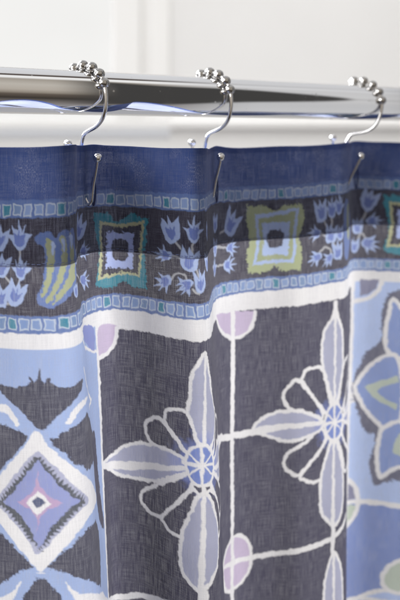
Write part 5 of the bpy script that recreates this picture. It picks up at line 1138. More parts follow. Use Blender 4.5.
f|inner|0|0.3|2|5060 769 2 21 -14 16 -13 12 -4 -18 -16 6 10 -16 -17 -7 17 -9 17 -10
f|pale|0.12|0.15|2|5116 807 -25 -9 -17 -37 -9 -84 30 43 11 -55 19 49 24 -37 0 85 -9 40
f|inner|0|0.3|2|5115 795 -21 -14 -5 -29 -3 -24 19 10 4 -22 8 24 18 -14 -2 26 -2 27
f|pale|0.12|0.15|2|5672 516 -29 -34 -13 -56 41 -90 15 53 40 -36 -3 48 61 -16 -43 85 -35 42
f|inner|0|0.3|2|5677 490 -21 -27 6 -34 8 -28 21 22 16 -22 0 30 30 -4 -15 27 -15 29
f|pale|0.12|0.15|2|5671 594 13 -24 19 -11 38 -34 -8 33 40 -8 -22 23 55 8 -51 10 25 24 -35 -3 6 29 -34 -24 -27 -1
f|inner|0|0.3|2|5687 593 11 -23 24 -6 20 -4 -7 20 19 3 -20 10 13 18 -22 -1 -24 -1
f|pale|0.12|0.15|2|5611 684 -31 -4 -23 -37 -2 -70 33 32 12 -36 14 35 32 -30 1 72 -9 33
f|inner|0|0.3|2|5607 673 -22 -12 -5 -24 -3 -21 20 9 4 -19 9 20 18 -12 -2 22 -2 24
f|pale|0.12|0.15|2|5642 744 26 -24 25 1 55 -24 -19 42 47 3 -48 15 57 37 -57 -15 20 39 -50 -24 -7 42 -20 -46 -22 -16
f|inner|0|0.3|2|5657 744 24 -18 29 7 24 7 -20 18 19 14 -26 -1 3 26 -23 -13 -24 -14
f|pale|0.12|0.15|2|5583 826 -23 -13 -19 -35 2 -62 28 32 5 -39 12 38 38 -29 -6 69 -14 30
f|inner|0|0.3|2|5580 811 -19 -13 -3 -23 -1 -20 18 10 5 -17 7 19 18 -9 -4 20 -4 22
f|pale|0.12|0.15|2|573 532 -22 -16 -1 -20 -34 -38 32 10 1 -56 20 40 20 -56 7 54 23 -24 -12 48 43 -8 -38 34 -6 28
f|inner|0|0.3|2|578 522 -22 -16 -2 -27 0 -23 20 12 7 -20 7 23 22 -10 -6 24 -5 25
f|pale|0.12|0.15|2|612 655 -24 4 -27 -24 -44 -5 33 -10 -40 -32 46 8 -34 -56 47 44 2 -44 17 44 39 -27 -10 51 8 20
f|inner|0|0.3|2|603 643 -27 2 -19 -19 -15 -18 24 -3 -7 -21 20 14 10 -21 11 21 11 23
f|pale|0.12|0.15|2|581 783 -5 -23 2 -25 -9 -50 35 26 12 -48 8 48 41 -46 -26 54 47 -9 -40 33 36 23 -50 9 -23 13
f|inner|0|0.3|2|591 775 -10 -26 12 -23 12 -20 11 21 17 -14 -7 24 24 3 -17 17 -18 18
f|pale|0.12|0.15|2|733 537 -28 -17 -3 -46 31 -78 20 46 22 -33 -1 42 48 -16 -25 75 -27 26
f|inner|0|0.3|2|740 520 -18 -22 6 -26 5 -22 17 17 12 -17 0 24 24 -4 -12 21 -12 23
f|pale|0.12|0.15|2|773 665 -30 -13 -12 -42 25 -78 24 47 20 -42 5 41 46 -19 -27 77 -23 28
f|inner|0|0.3|2|774 651 -19 -21 4 -27 5 -22 17 16 11 -18 2 24 23 -5 -10 22 -11 23
f|pale|0.12|0.15|2|712 789 -10 -29 10 -27 -5 -42 24 23 19 -44 8 47 40 -55 -26 55 50 -5 -43 35 42 16 -49 8 -24 22
f|inner|0|0.3|2|727 775 -11 -25 13 -24 11 -20 11 21 17 -14 -6 24 23 2 -17 18 -17 18
f|pale|0.12|0.15|2|948 533 -25 -18 -4 -23 -34 -41 34 11 -3 -46 21 40 25 -60 -4 53 37 -29 -16 56 37 -9 -44 28 -8 26
f|inner|0|0.3|2|944 522 -21 -18 0 -26 0 -23 20 13 8 -20 6 24 22 -9 -7 23 -7 25
f|pale|0.12|0.15|2|957 658 -31 -1 -15 -15 -46 -20 36 -12 -28 -36 33 17 -15 -55 37 49 13 -44 8 44 36 -20 -20 42 10 25
f|inner|0|0.3|2|950 647 -27 -3 -15 -22 -12 -20 24 1 -4 -21 17 16 14 -19 7 23 7 25
f|pale|0.12|0.15|2|975 787 -32 3 -39 -18 -46 -55 46 10 -23 -43 38 22 9 -52 49 58 14 43
f|inner|0|0.3|2|962 771 -27 4 -20 -18 -16 -16 24 -6 -9 -19 20 12 10 -22 12 21 12 22
f|pale|0.12|0.15|2|1123 535 -32 -3 -15 -31 -42 -24 44 1 -35 -46 41 20 -12 -56 28 54 23 -44 1 52 31 -14 -24 39 9 24
f|inner|0|0.3|2|1114 520 -26 -8 -11 -24 -8 -21 23 4 0 -21 14 19 17 -16 3 23 3 25
f|pale|0.12|0.15|2|1047 653 -12 -26 11 -36 57 -63 -1 52 34 -29 -14 42 51 1 -59 52 -33 13
f|inner|0|0.3|2|1061 642 -8 -27 15 -22 14 -18 9 22 18 -11 -9 22 22 6 -18 15 -20 16
f|pale|0.12|0.15|2|1159 791 -31 -8 -6 -16 -47 -27 37 -2 -32 -42 38 27 -5 -65 30 55 16 -41 3 44 32 -8 -17 33 -2 30
f|inner|0|0.3|2|1153 779 -26 -7 -11 -24 -9 -20 23 3 -1 -21 15 19 16 -17 4 24 4 25
f|pale|0.12|0.15|2|1236 530 -15 -27 9 -41 42 -64 11 49 29 -32 -17 48 49 -6 -43 60 -32 15
f|inner|0|0.3|2|1247 514 -10 -26 13 -23 11 -19 11 21 17 -13 -7 23 23 3 -17 17 -18 17
f|pale|0.12|0.15|2|1257 656 -16 -38 9 -34 61 -58 -7 57 36 -35 -20 45 52 4 -55 54 -38 11
f|inner|0|0.3|2|1265 640 -6 -26 15 -21 14 -18 8 23 18 -11 -10 21 23 7 -19 14 -20 15
f|pale|0.12|0.15|2|1302 773 -22 18 -40 -14 -61 -52 51 4 -13 -39 32 16 -2 -45 52 55 17 38
f|inner|0|0.3|2|1292 769 -26 5 -21 -16 -17 -15 23 -7 -10 -18 21 10 7 -22 14 20 14 20
f|pale|0.12|0.15|2|1402 520 -12 -17 15 -29 -9 -46 26 22 12 -40 7 46 41 -52 -23 65 42 -18 -35 33 31 27 -50 -2 -13 16
f|inner|0|0.3|2|1411 514 -10 -25 12 -23 12 -20 10 21 17 -13 -7 23 23 3 -17 17 -17 17
f|pale|0.12|0.15|2|1460 670 -23 -23 -10 -23 -19 -44 28 13 2 -45 23 34 13 -54 4 53 31 -28 -15 47 38 2 -37 32 -10 21
f|inner|0|0.3|2|1458 650 -20 -17 1 -26 1 -23 19 14 9 -19 4 23 22 -7 -7 22 -8 23
f|pale|0.12|0.15|2|1453 795 -28 -15 -13 -25 -31 -28 37 8 -20 -52 35 29 -6 -58 27 63 21 -43 -10 53 35 -13 -26 41 -2 26
f|inner|0|0.3|2|1448 780 -23 -11 -7 -26 -4 -22 22 9 3 -21 10 21 20 -13 -2 24 -1 24
f|pale|0.12|0.15|2|1658 522 -22 0 -19 -17 -47 -8 33 -15 -36 -25 37 9 -22 -57 39 41 9 -39 11 43 37 -23 -13 49 7 17
f|inner|0|0.3|2|1652 513 -27 1 -16 -20 -14 -18 23 -2 -6 -20 19 15 11 -20 9 21 10 23
f|pale|0.12|0.15|2|1654 664 -31 -10 -15 -19 -39 -10 38 -14 -41 -36 43 12 -16 -49 34 49 9 -48 14 44 31 -20 -21 50 8 23
f|inner|0|0.3|2|1650 646 -27 -3 -14 -22 -11 -18 23 0 -4 -20 16 16 14 -19 6 22 8 24
f|pale|0.12|0.15|2|1573 784 -12 -23 11 -24 -13 -47 23 26 14 -44 8 45 41 -52 -16 55 33 -13 -31 31 35 21 -43 11 -23 18
f|inner|0|0.3|2|1582 775 -12 -23 10 -24 9 -20 13 20 14 -15 -4 23 23 1 -15 17 -15 20
f|pale|0.12|0.15|2|1744 518 -5 -30 17 -17 0 -51 23 30 15 -36 0 46 48 -41 -31 55 38 -10 -33 24 21 26 -40 -3 -25 18
f|inner|0|0.3|2|1756 508 -5 -25 16 -20 14 -17 7 22 18 -10 -11 21 22 7 -19 13 -20 14
f|pale|0.12|0.15|2|1746 660 -18 -22 13 -23 -15 -48 29 24 5 -47 13 39 34 -51 -14 58 36 -13 -27 37 33 12 -42 11 -13 18
f|inner|0|0.3|2|1754 646 -14 -22 8 -24 8 -21 14 19 13 -15 -2 22 22 0 -13 18 -14 20
f|pale|0.12|0.15|2|1792 798 -19 -20 -6 -23 -32 -37 33 5 -11 -39 32 29 3 -57 13 59 32 -27 -20 43 43 -1 -40 24 -3 21
f|inner|0|0.3|2|1795 780 -21 -15 -3 -25 -1 -22 20 11 5 -19 8 21 20 -10 -5 23 -4 23
f|pale|0.12|0.15|2|6351 531 -11 -27 19 -60 81 -79 -13 78 52 -43 -24 63 65 -4 -75 74 -55 12
f|inner|0|0.3|2|6370 520 -7 -37 23 -28 21 -23 9 31 26 -13 -15 29 31 10 -28 18 -28 20
f|pale|0.12|0.15|2|6378 688 -42 -17 -9 -65 12 -103 36 60 24 -57 12 71 62 -34 -22 101 -31 31
f|inner|0|0.3|2|6377 666 -27 -26 3 -36 3 -31 26 20 13 -26 4 33 31 -9 -11 30 -13 32
f|pale|0.12|0.15|2|6339 795 -9 -40 32 -34 -4 -68 27 47 45 -61 -6 69 58 -48 -49 62 65 -5 -58 42 35 30 -55 -6 -38 27
f|inner|0|0.3|2|6361 778 -6 -37 24 -27 22 -22 8 31 26 -12 -16 28 30 12 -28 17 -29 18
f|pale|0.12|0.15|2|6575 563 -23 -39 1 -38 -40 -63 51 32 -1 -69 28 47 36 -70 -12 88 48 -38 -34 58 61 13 -66 33 -9 36
f|inner|0|0.3|2|6580 536 -26 -28 6 -37 6 -32 24 23 16 -25 2 33 33 -6 -15 30 -15 32
f|pale|0.12|0.15|2|6546 691 -37 -33 -10 -55 36 -108 24 59 46 -48 -8 70 62 -25 -40 91 -32 38
f|inner|0|0.3|2|6549 665 -23 -30 7 -36 9 -31 23 24 17 -24 0 33 32 -4 -16 29 -17 31
f|pale|0.12|0.15|2|6551 810 -22 -42 5 -60 65 -85 9 74 42 -40 -7 58 64 0 -59 74 -55 33
f|inner|0|0.3|2|6560 788 -13 -36 18 -33 17 -27 15 30 23 -18 -10 32 33 5 -24 23 -26 25
f|pale|0.12|0.15|2|6726 557 -32 -14 -38 -52 11 -106 34 43 23 -55 27 58 44 -49 2 116 -24 50
f|inner|0|0.3|2|6728 539 -33 -21 -4 -38 -2 -32 30 16 9 -29 10 32 31 -15 -7 33 -6 36
f|pale|0.12|0.15|2|6676 683 -19 -43 8 -37 -5 -64 32 26 19 -61 21 64 52 -65 -40 81 66 -19 -52 53 51 26 -62 4 -35 27
f|inner|0|0.3|2|6688 662 -17 -35 14 -35 14 -29 19 29 22 -21 -7 33 34 2 -22 26 -24 27
f|pale|0.12|0.15|2|6757 820 -47 -18 -6 -57 32 -118 27 65 29 -61 6 75 71 -41 -42 102 -40 50
f|inner|0|0.3|2|6755 798 -27 -29 5 -38 6 -32 25 23 16 -26 2 34 34 -8 -15 31 -15 34
f|pale|0.12|0.15|2|6945 566 -41 -17 -11 -44 -68 -39 61 1 -28 -68 43 46 12 -84 26 70 37 -39 -9 57 49 -5 -37 60 -5 26
f|inner|0|0.3|2|6937 539 -36 -16 -10 -37 -7 -32 32 11 4 -30 16 30 28 -20 -1 35 -1 37
f|pale|0.12|0.15|2|6912 686 -32 -30 -1 -38 -30 -56 49 19 6 -71 28 53 35 -73 -7 81 46 -34 -37 66 57 15 -52 28 -30 30
f|inner|0|0.3|2|6917 668 -27 -29 6 -38 6 -33 25 24 16 -26 3 34 33 -7 -15 31 -15 33
f|pale|0.12|0.15|2|6919 817 -28 -17 -5 -50 -44 -50 59 15 -4 -71 31 62 16 -86 3 86 60 -36 -33 58 65 0 -58 41 -15 39
f|inner|0|0.3|2|6928 800 -30 -26 0 -38 2 -33 28 20 12 -29 7 34 33 -11 -11 33 -11 35
f|pale|0.12|0.15|2|7060 555 -21 -27 5 -50 -28 -70 55 42 13 -72 14 67 44 -82 -11 83 47 -28 -40 67 51 5 -62 32 -27 30
f|inner|0|0.3|2|7069 536 -22 -33 11 -38 11 -31 22 27 20 -24 -3 35 34 -2 -19 29 -20 31
f|pale|0.12|0.15|2|7066 695 -36 -31 3 -41 -47 -59 54 25 5 -76 23 62 39 -89 -9 96 52 -37 -35 50 60 11 -61 42 -20 31
f|inner|0|0.3|2|7065 669 -28 -28 3 -38 5 -33 27 22 14 -27 4 34 34 -9 -14 32 -13 35
f|pale|0.12|0.15|2|7076 827 -24 -32 -5 -46 -33 -63 40 27 6 -64 30 52 32 -86 -6 83 51 -29 -27 65 59 -3 -58 47 -20 29
f|inner|0|0.3|2|7084 799 -28 -28 3 -38 5 -33 27 22 14 -27 4 34 34 -9 -14 32 -13 35
f|pale|0.12|0.15|2|7236 569 -37 -30 1 -45 -31 -66 48 20 -7 -71 31 66 41 -85 -4 91 49 -44 -38 69 58 6 -50 30 -24 33
f|inner|0|0.3|2|7241 540 -29 -28 3 -39 4 -33 27 22 14 -28 5 35 34 -10 -13 33 -13 35
f|pale|0.12|0.15|2|7254 687 -50 6 -39 -54 -39 -112 61 43 3 -60 47 51 31 -58 27 107 -8 56
f|inner|0|0.3|2|7247 668 -39 -11 -15 -36 -12 -31 34 7 0 -31 20 28 25 -24 4 35 4 37
f|pale|0.12|0.15|2|7225 807 -17 -39 9 -54 73 -90 -6 67 65 -40 -32 68 73 -13 -75 85 -51 33
f|inner|0|0.3|2|7238 788 -12 -38 20 -33 19 -28 14 32 26 -18 -12 33 34 7 -27 23 -27 25
f|pale|0.12|0.15|2|7357 554 -13 -49 9 -34 -5 -63 39 26 21 -53 12 59 60 -68 -45 81 66 -7 -54 52 44 26 -65 0 -23 28
f|inner|0|0.3|2|7368 529 -13 -38 19 -34 18 -28 15 32 25 -18 -11 33 35 6 -26 24 -27 25
f|pale|0.12|0.15|2|7344 665 -10 -50 17 -51 98 -65 -13 60 56 -24 -38 57 74 10 -79 67 -70 19
f|inner|0|0.3|2|7367 650 -5 -40 27 -29 23 -23 8 34 28 -12 -18 30 32 13 -30 18 -32 18
f|pale|0.12|0.15|2|7463 795 -52 15 -27 -23 -69 -4 40 -32 -54 -37 56 16 -50 -87 70 63 5 -66 24 61 42 -54 -4 84 17 27
f|inner|0|0.3|2|7441 783 -40 8 -30 -24 -25 -22 33 -10 -15 -28 32 16 11 -33 19 29 22 30
f|pale|0.12|0.15|2|7511 543 -21 -41 14 -63 73 -79 6 78 46 -41 -21 64 71 -7 -64 89 -49 14
f|inner|0|0.3|2|7530 527 -11 -38 21 -33 19 -27 13 33 26 -18 -12 33 34 7 -27 23 -28 24
f|pale|0.12|0.15|2|7560 688 -28 -30 4 -33 -45 -57 54 23 -5 -75 32 54 22 -86 7 91 54 -35 -38 56 66 5 -61 39 -16 41
f|inner|0|0.3|2|7570 670 -29 -27 1 -38 3 -34 28 21 13 -28 6 34 33 -10 -11 33 -12 35
f|pale|0.12|0.15|2|7520 803 -20 -29 18 -66 64 -94 -2 71 63 -36 -29 61 70 -2 -72 93 -53 18
f|inner|0|0.3|2|7535 788 -13 -37 20 -34 18 -28 14 32 26 -18 -12 33 34 7 -26 23 -27 25
f|pale|0.12|0.15|2|7730 554 -47 -25 5 -57 45 -108 25 64 29 -49 6 59 65 -10 -55 92 -32 41
f|inner|0|0.3|2|7731 536 -23 -32 11 -38 10 -31 22 26 19 -24 -2 35 35 -3 -19 29 -19 31
f|pale|0.12|0.15|2|7703 695 -30 -38 -11 -51 37 -109 35 66 24 -62 1 74 66 -28 -30 94 -46 40
f|inner|0|0.3|2|7716 668 -25 -31 7 -38 7 -32 25 25 17 -26 1 35 34 -6 -16 30 -17 33
f|pale|0.12|0.15|2|7757 826 -56 -8 -18 -61 -15 -118 53 52 16 -60 24 61 42 -55 17 114 -22 47
f|inner|0|0.3|2|7749 800 -35 -19 -7 -38 -5 -32 32 13 6 -30 14 32 29 -18 -3 34 -4 37
f|teal2|0|0.8|0|2797 386 35 14 36 -15 40 10 31 35 21 14 24 -16 32 -23 56 -20 40 28 48 -8 -12 74 -1 71 -23 61 12 74 12 144 -39 -9 -57 -4 -36 -16 -28 -10 -32 24 -37 21 -52 -8 -66 -14 11 -63 24 -85 5 -52 -19 -67 -21 -72
f|yellow|0|0.45|0|2841 436 75 14 68 5 72 -15 79 -14 -12 84 -3 101 -12 89 -8 55 -80 -8 -64 13 -60 15 -76 5 14 -101 15 -74 -7 -86
f|black|0|0.7|0|2862 458 62 12 60 5 72 -15 59 -9 -12 74 -3 105 -16 111 -72 -7 -55 11 -110 15 12 -80 9 -73 -7 -87
f|lavsq|0|0.8|0|2893 503 83 7 88 -9 -7 102 -1 111 -83 -3 -85 4 8 -105
f|black|0|0.4|0|2931 557 12 -12 66 -5 19 29 0 75 -24 25 -60 1 -18 -20
f|teal2|0|0.8|0|5799 386 39 14 39 -15 45 10 33 35 24 14 26 -16 35 -23 62 -20 44 28 53 -8 -13 74 -1 71 -26 61 13 74 13 144 -43 -9 -63 -4 -39 -16 -31 -10 -35 24 -41 21 -57 -8 -72 -14 12 -63 26 -85 5 -52 -20 -67 -24 -72
f|yellow|0|0.45|0|5847 436 83 14 75 5 79 -15 87 -14 -13 84 -3 101 -13 89 -9 55 -88 -8 -70 13 -67 15 -83 5 15 -101 16 -74 -8 -86
f|black|0|0.7|0|5871 458 68 12 66 5 79 -15 65 -9 -13 74 -3 105 -18 111 -79 -7 -61 11 -120 15 13 -80 10 -73 -9 -87
f|lavsq|0|0.8|0|5905 503 91 7 97 -9 -8 102 -1 111 -91 -3 -93 4 8 -105
f|black|0|0.4|0|5946 557 13 -12 74 -5 21 29 -1 75 -26 25 -66 1 -20 -20
f|teal2|0|0.8|0|647 386 35 14 36 -15 40 10 31 35 21 14 24 -16 32 -23 56 -20 40 28 48 -8 -12 74 -1 71 -23 61 12 74 12 144 -39 -9 -57 -4 -36 -16 -28 -10 -32 24 -37 21 -52 -8 -66 -14 11 -63 24 -85 5 -52 -19 -67 -21 -72
f|yellow|0|0.45|0|691 436 75 14 68 5 72 -15 79 -14 -12 84 -3 101 -12 89 -8 55 -80 -8 -64 13 -60 15 -76 5 14 -101 15 -74 -7 -86
f|black|0|0.7|0|712 458 62 12 60 5 72 -15 59 -9 -12 74 -3 105 -16 111 -72 -7 -55 11 -110 15 12 -80 9 -73 -7 -87
f|lavsq|0|0.8|0|743 503 83 7 88 -9 -7 102 -1 111 -83 -3 -85 4 8 -105
f|black|0|0.4|0|781 557 12 -12 66 -5 19 29 0 75 -24 25 -60 1 -18 -20
f|olive|0|0.8|0|4408 380 50 13 36 -9 46 6 44 25 31 14 32 -19 34 -20 72 0 59 -5 12 65 -9 84 -35 81 20 70 8 67 -8 88 -65 -12 -54 11 -44 -21 -22 -18 -27 15 -32 15 -71 4 -73 -4 0 -70 -5 -66 24 -77 -19 -72 -5 -85
f|pale2|0|0.4|0|4464 445 93 -2 107 -17 121 -14 -13 101 -12 101 3 84 -20 82 -96 -5 -91 5 -104 10 15 -91 14 -84 -6 -84
f|olive2|0|0.4|0|4488 470 87 -4 89 -11 96 -20 -13 85 -8 91 1 84 -16 65 -88 -5 -80 1 -78 9 14 -65 11 -84 -7 -82
f|pale2|0|0.6|0|4517 505 103 0 97 -4 -7 109 -6 115 -92 -5 -96 0 11 -110
f|black|0|0.5|0|4572 555 75 -5 28 30 -7 70 -28 20 -65 0 -19 -30 -1 -62
f|shell|0|0.4|1|2128 460 33 -18 39 -2 21 18 16 13 18 -26 33 -10 34 10 30 -15 24 35 15 89 -9 77 0 66 -56 55 -66 53 -55 24 -45 -9 -28 -21 0 -37 28 -52 13 -77 6 -70 -11 -53 -28 -10 -12 -20
f|lime|0|0.4|1|2185 476 31 3 16 46 -4 79 -28 101 -31 59 -17 -9 28 -90 12 -95
f|lime|0|0.4|1|2252 470 29 -2 16 77 -9 85 -40 90 -48 75 -22 -5 46 -90 34 -95 6 -64
f|lime|0|0.4|1|2315 466 31 16 21 122 -15 101 -64 40 -55 51 -21 8 55 -89 48 -81
f|pale2|0|0.3|1|2212 494 16 1 2 31 -7 35 -7 -21
f|pale2|0|0.3|1|2264 480 16 4 4 31 -8 35 -8 -21
f|pale2|0|0.3|1|2316 465 31 5 9 34 -19 33 -14 -22
f|shell|0|0.3|1|5182 417 101 -12 165 125 12 220 -159 70 -105 -15 -22 -165
f|lime|0|0.3|1|5248 460 93 -7 87 220 -155 2
l|thread|0.16|0.12|0|400 616 120 0 120 0 120 0 120 0 120 0 120 0 120 0 120 0 120 0 120 0 120 0 120 0 120 0 120 0 120 0 120 0 120 0 120 0 120 0 120 0 120 0 120 0 120 0 120 0 120 0 120 0 120 0 120 0 120 0 120 0 120 0 120 0 120 0 120 0 120 0 120 0 120 0 120 0 120 0 120 0 120 0 120 0 120 0 120 0 120 0 120 0 120 0 120 0 120 0 120 0 120 0 120 0 120 0 120 0 120 0 120 0 120 0 120 0 120 0 120 0 120 0 120 0"""
def grid_axis(a, b, c, d, fine, coarse):
    return np.concatenate([np.arange(a, b, coarse), np.arange(b, c, fine), np.arange(c, d+coarse, coarse)])
GU = grid_axis(47, 180, 612, 790, FINE, 1.3); GV = grid_axis(0, 0, 348, 420, FINE, 1.5)
nu, nv = len(GU), len(GV)
rs = np.random.RandomState(11)
def blur(a, n):
    for _ in range(n):
        a = (a+np.roll(a, 1, 0)+np.roll(a, -1, 0))/3; a = (a+np.roll(a, 1, 1)+np.roll(a, -1, 1))/3
    return a
def field(n): a = blur(rs.randn(nv, nu), n); return a/a.std()
NB, NU_, NV_ = field(1), field(9), field(9)
GUU, GVV = np.meshgrid(GU, GV)
WU = GUU+.22*NU_; WV = GVV+.22*NV_
RGB = np.zeros((nv, nu, 3)); 
def seg_dist(x, y, P, closed, widths=None):
    best = np.full(x.shape, 1e9); n = len(P)
    m = n if closed else n-1
    for i in range(m):
        (x0, y0), (x1, y1) = P[i], P[(i+1) % n]; dx, dy = x1-x0, y1-y0; L = dx*dx+dy*dy+1e-9
        t = np.clip(((x-x0)*dx+(y-y0)*dy)/L, 0, 1); d = np.hypot(x-x0-t*dx, y-y0-t*dy)
        if widths is not None: d = d-(widths[i]+(widths[(i+1) % n]-widths[i])*t)
        np.minimum(best, d, out=best)
    return best
def inside(x, y, P):
    r = np.zeros(x.shape, bool); n = len(P)
    for i in range(n):
        (x0, y0), (x1, y1) = P[i], P[(i+1) % n]
        if y0 == y1: continue
        r ^= ((y0 > y) != (y1 > y)) & (x < (x1-x0)*(y-y0)/(y1-y0)+x0)
    return r
def curve(P, closed, n=4):
    P = np.array(P, float); m = len(P)
    if m < 3: return P
    Q = np.vstack([P[-1], P, P[0], P[1]]) if closed else np.vstack([2*P[0]-P[1], P, 2*P[-1]-P[-2]])
    out = []
    for i in range(1, len(Q)-2):
        for k in range(n):
            t = k/n; a, b, c, d = Q[i-1:i+3]; out.append(.5*((2*b)+(c-a)*t+(2*a-5*b+4*c-d)*t*t+(3*b-a-3*c+d)*t**3))
    if not closed: out.append(P[-1])
    return np.array(out)
def paint(line):
    op, ink, par, rough, sm, pts = line.split('|')
    a = [int(q) for q in pts.split()]; a = np.cumsum(np.array(a, float).reshape(-1, 2), axis=0)/10.0
    rough = float(rough); par = [float(q) for q in par.split(',')]
    closed = op != 'l'
    widths = None
    if op in 'lc':
        w0 = np.interp(np.linspace(0, 1, len(a)), np.linspace(0, 1, len(par)), par) if len(par) > 1 else np.full(len(a), par[0])
    P = curve(a, closed) if sm == '1' else (curve(a, closed, 2) if sm == '2' else a)
    if op in 'lc': widths = np.interp(np.linspace(0, 1, len(P)), np.linspace(0, 1, len(a)), w0)
    mg = 1.5+rough*2+(max(par) if op in 'lc' else abs(par[0]) if op == 'f' else 0)
    i0, i1 = np.searchsorted(GU, [P[:, 0].min()-mg, P[:, 0].max()+mg]); j0, j1 = np.searchsorted(GV, [P[:, 1].min()-mg, P[:, 1].max()+mg])
    if i1 <= i0 or j1 <= j0: return
    sl = (slice(j0, j1), slice(i0, i1)); wv_ = 1.0 if rough > 0.01 else 0.0
    x = WU[sl] if wv_ else GUU[sl]; y = WV[sl] if wv_ else GVV[sl]
    d = seg_dist(x, y, P, closed, widths)
    if op in 'fg': d = np.where(inside(x, y, P), -d, d)-(par[0] if op == 'f' else 0)
    d = d+rough*(.5 if op == 'f' else .32)*NB[sl]
    k = np.clip(.5-d/.65, 0, 1)[..., None]
    if op == 'g':                             # dye that bled outwards from the flower's heart
        r = np.hypot(x-par[0], y-par[1]); k = .7*k*np.clip((par[3]-r-1.5*NU_[sl])/(par[3]-par[2]), 0, 1)[..., None]
    RGB[sl] = RGB[sl]*(1-k)+np.array(INK[ink])*k
for ln in PRINT.strip().split('\n'): paint(ln)
X, Y, Z = cloth(GUU, GVV)
co = np.stack([X*MM, Y*MM, Z*MM+EYE], -1).reshape(-1, 3)
def sheet(name, co, nu, nv, mat, parent, uv=None, rgb=None):
    me = bpy.data.meshes.new(name); me.vertices.add(len(co)); me.vertices.foreach_set('co', co.astype(np.float32).ravel())
    i = np.arange(nv-1)[:, None]*nu+np.arange(nu-1)[None]; q = np.stack([i, i+nu, i+nu+1, i+1], -1).reshape(-1, 4)
    nf = len(q); me.loops.add(nf*4); me.loops.foreach_set('vertex_index', q.astype(np.int32).ravel())
    me.polygons.add(nf); me.polygons.foreach_set('loop_start', np.arange(nf, dtype=np.int32)*4)
    try: me.polygons.foreach_set('loop_total', np.full(nf, 4, np.int32))
    except Exception: pass
    me.update(calc_edges=True); me.polygons.foreach_set('use_smooth', np.ones(nf, bool))
    if rgb is not None:
        at = me.color_attributes.new('ink', 'FLOAT_COLOR', 'POINT'); c4 = np.ones((len(co), 4), np.float32); c4[:, :3] = rgb.reshape(-1, 3); at.data.foreach_set('color', c4.ravel())
    if uv is not None:
        l = me.uv_layers.new(name='weave'); l.data.foreach_set('uv', uv[q.ravel()].astype(np.float32).ravel())
    o = bpy.data.objects.new(name, me); scene.collection.objects.link(o); me.materials.append(mat)
    if parent: o.parent = parent
    return o
def fabric(name, ink=None):
    m, t, out = new_mat(name); L = t.links.new
    uvn = N(t, 'ShaderNodeUVMap'); uvn.uv_map = 'weave'
    def noise(su, sv, det=3, rough=.6):
        mp = N(t, 'ShaderNodeMapping'); mp.inputs['Scale'].default_value = (su, sv, 1); L(uvn.outputs[0], mp.inputs[0])
        n = N(t, 'ShaderNodeTexNoise'); n.noise_dimensions = '2D'; n.inputs['Scale'].default_value = 1; n.inputs['Detail'].default_value = det; n.inputs['Roughness'].default_value = rough
        L(mp.outputs[0], n.inputs['Vector']); return n.outputs[0]
    warp = noise(2.3, .085, 2); weft = noise(.085, 2.3, 2); cloud = noise(.035, .022, 4); fine = noise(2.8, 2.8, 2)
    h = M(t, 'ADD', M(t, 'ADD', M(t, 'MULTIPLY', warp, .46), M(t, 'MULTIPLY', weft, .27)), M(t, 'MULTIPLY', fine, .27))
    fleck = SS(t, h, .43, .62)
    if ink is None:
        a = N(t, 'ShaderNodeAttribute'); a.attribute_name = 'ink'; col = a.outputs['Color']
    else:
        sp_ = N(t, 'ShaderNodeSeparateXYZ'); L(uvn.outputs[0], sp_.inputs[0]); col = MIX(t, SS(t, sp_.outputs[1], 3.0, 4.0), INK['navy'], ink)
    col = MIX(t, M(t, 'MULTIPLY', fleck, .10), col, (.52, .52, .60))
    # worn, paler patches where the dye has rubbed off the slubs
    worn = M(t, 'MULTIPLY', SS(t, noise(2.4, .9, 4), .48, .72), SS(t, noise(.05, .06, 2), .50, .68))
    spv = N(t, 'ShaderNodeSeparateXYZ'); L(uvn.outputs[0], spv.inputs[0])
    worn = M(t, 'MULTIPLY', worn, M(t, 'SUBTRACT', 1.0, SS(t, spv.outputs[1], 22.0, 34.0)))
    col = MIX(t, M(t, 'MULTIPLY', worn, .34), col, (.60, .60, .68))
    col = MIX(t, SS(t, cloud, .3, .75), MIX(t, 1.0, col, (.90, .90, .91), 'MULTIPLY'), col)
    b = N(t, 'ShaderNodeBump'); b.inputs['Strength'].default_value = .35; b.inputs['Distance'].default_value = .00025; L(h, b.inputs['Height'])
    p = N(t, 'ShaderNodeBsdfPrincipled'); L(col, p.inputs['Base Color']); p.inputs['Roughness'].default_value = .8; p.inputs['Specular IOR Level'].default_value = .25
    p.inputs['Sheen Weight'].default_value = .12; p.inputs['Sheen Roughness'].default_value = .5; L(b.outputs[0], p.inputs['Normal'])
    tl = N(t, 'ShaderNodeBsdfTranslucent'); L(MIX(t, .14, col, (.24, .24, .30)), tl.inputs[0]); L(b.outputs[0], tl.inputs['Normal'])
    mx = N(t, 'ShaderNodeMixShader'); mx.inputs[0].default_value = .36 if ink is None else .2; L(p.outputs[0], mx.inputs[1]); L(tl.outputs[0], mx.inputs[2])
    tr = N(t, 'ShaderNodeBsdfTransparent'); m2 = N(t, 'ShaderNodeMixShader')
    L(M(t, 'MULTIPLY_ADD', SS(t, h, .43, .64), .13 if ink is None else .01, .02 if ink is None else .0), m2.inputs[0]); L(mx.outputs[0], m2.inputs[1]); L(tr.outputs[0], m2.inputs[2])
    L(m2.outputs[0], out.inputs[0]); return m
CLOTH = fabric("printed_cotton"); LINING = fabric("pale_cotton_reverse", lin(165, 172, 196))
curtain = empty("shower_curtain", tuple(co[(nv//2)*nu+nu//2]))
curtain['label'] = "blue and white patterned cotton curtain hanging in folds from the rod"; curtain['category'] = "curtain"
def under0(o): o.parent = curtain; o.matrix_parent_inverse = Matrix.Translation(-Vector(curtain.location)); return o
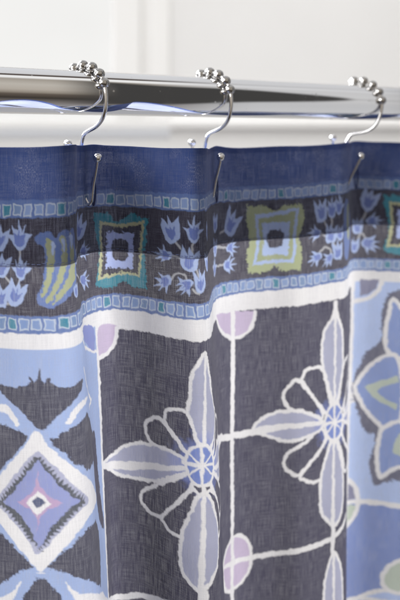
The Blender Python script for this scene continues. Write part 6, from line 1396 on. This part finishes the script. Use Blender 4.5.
uvmm = np.stack([GUU, GVV], -1).reshape(-1, 2)
under0(sheet("cloth_panel", co, nu, nv, CLOTH, None, uvmm, RGB))
# the top of the cloth is folded over to the back and sewn down: a second layer behind the print
hu = np.arange(47, 790, 1.2); hv = np.r_[np.array([-.25, 0, .4, 1]), np.arange(2.2, 61.2, 1.2), 61.7]
HU, HV = np.meshgrid(hu, hv); x, y, z = cloth(HU, np.maximum(HV, 0))
gx = np.gradient(x, axis=1); gy = np.gradient(y, axis=1); ln_ = np.hypot(gx, gy)
off = .9*np.clip((HV+.25)/2.0, 0, 1)*np.clip((61.9-HV)/1.5, .25, 1); z = z+np.where(HV < 0, .25, 0)
x = x-gy/ln_*off; y = y+gx/ln_*off
hco = np.stack([x*MM, y*MM, z*MM+EYE], -1).reshape(-1, 3)
hem = under0(sheet("hem", hco, len(hu), len(hv), LINING, None, np.stack([HU, HV], -1).reshape(-1, 2)))
# the row of stitches that holds the hem
STITCH = paint_mat("slate_thread", lin(98, 108, 146), .7, .15, 900)
V, Fc = [], []
for k, su in enumerate(np.arange(60, 780, 2.9)):
    su_ = np.linspace(su, su+2.1, 4); sx, sy, sz = cloth(su_, np.full(4, 60.3+.25*math.sin(k*2.3)))
    v_, f_ = tube([Vector((a*MM, (b-.02)*MM, c*MM+EYE)) for a, b, c in zip(sx, sy, sz)], .17*MM, 6)
    n0 = len(V); V += v_; Fc += [tuple(i+n0 for i in f) for f in f_]
under0(mesh_obj("hem_stitching", V, Fc, STITCH))
# buttonholes worked in navy thread where the hooks pass through
THREAD = paint_mat("navy_thread", lin(40, 50, 96), .7, .2, 900)
for bu in (279.5, 409.8, 559.0):
    an = np.linspace(0, 2*np.pi, 41)[:-1]
    bx_, by_, bz_ = cloth(bu+1.5*np.cos(an), 26.5+8.0*np.sin(an))
    V, Fc = tube([Vector((a*MM, (b-.3)*MM, c*MM+EYE)) for a, b, c in zip(bx_, by_, bz_)], .55*MM, 8, True)
    under0(mesh_obj("buttonhole", V, Fc, THREAD))
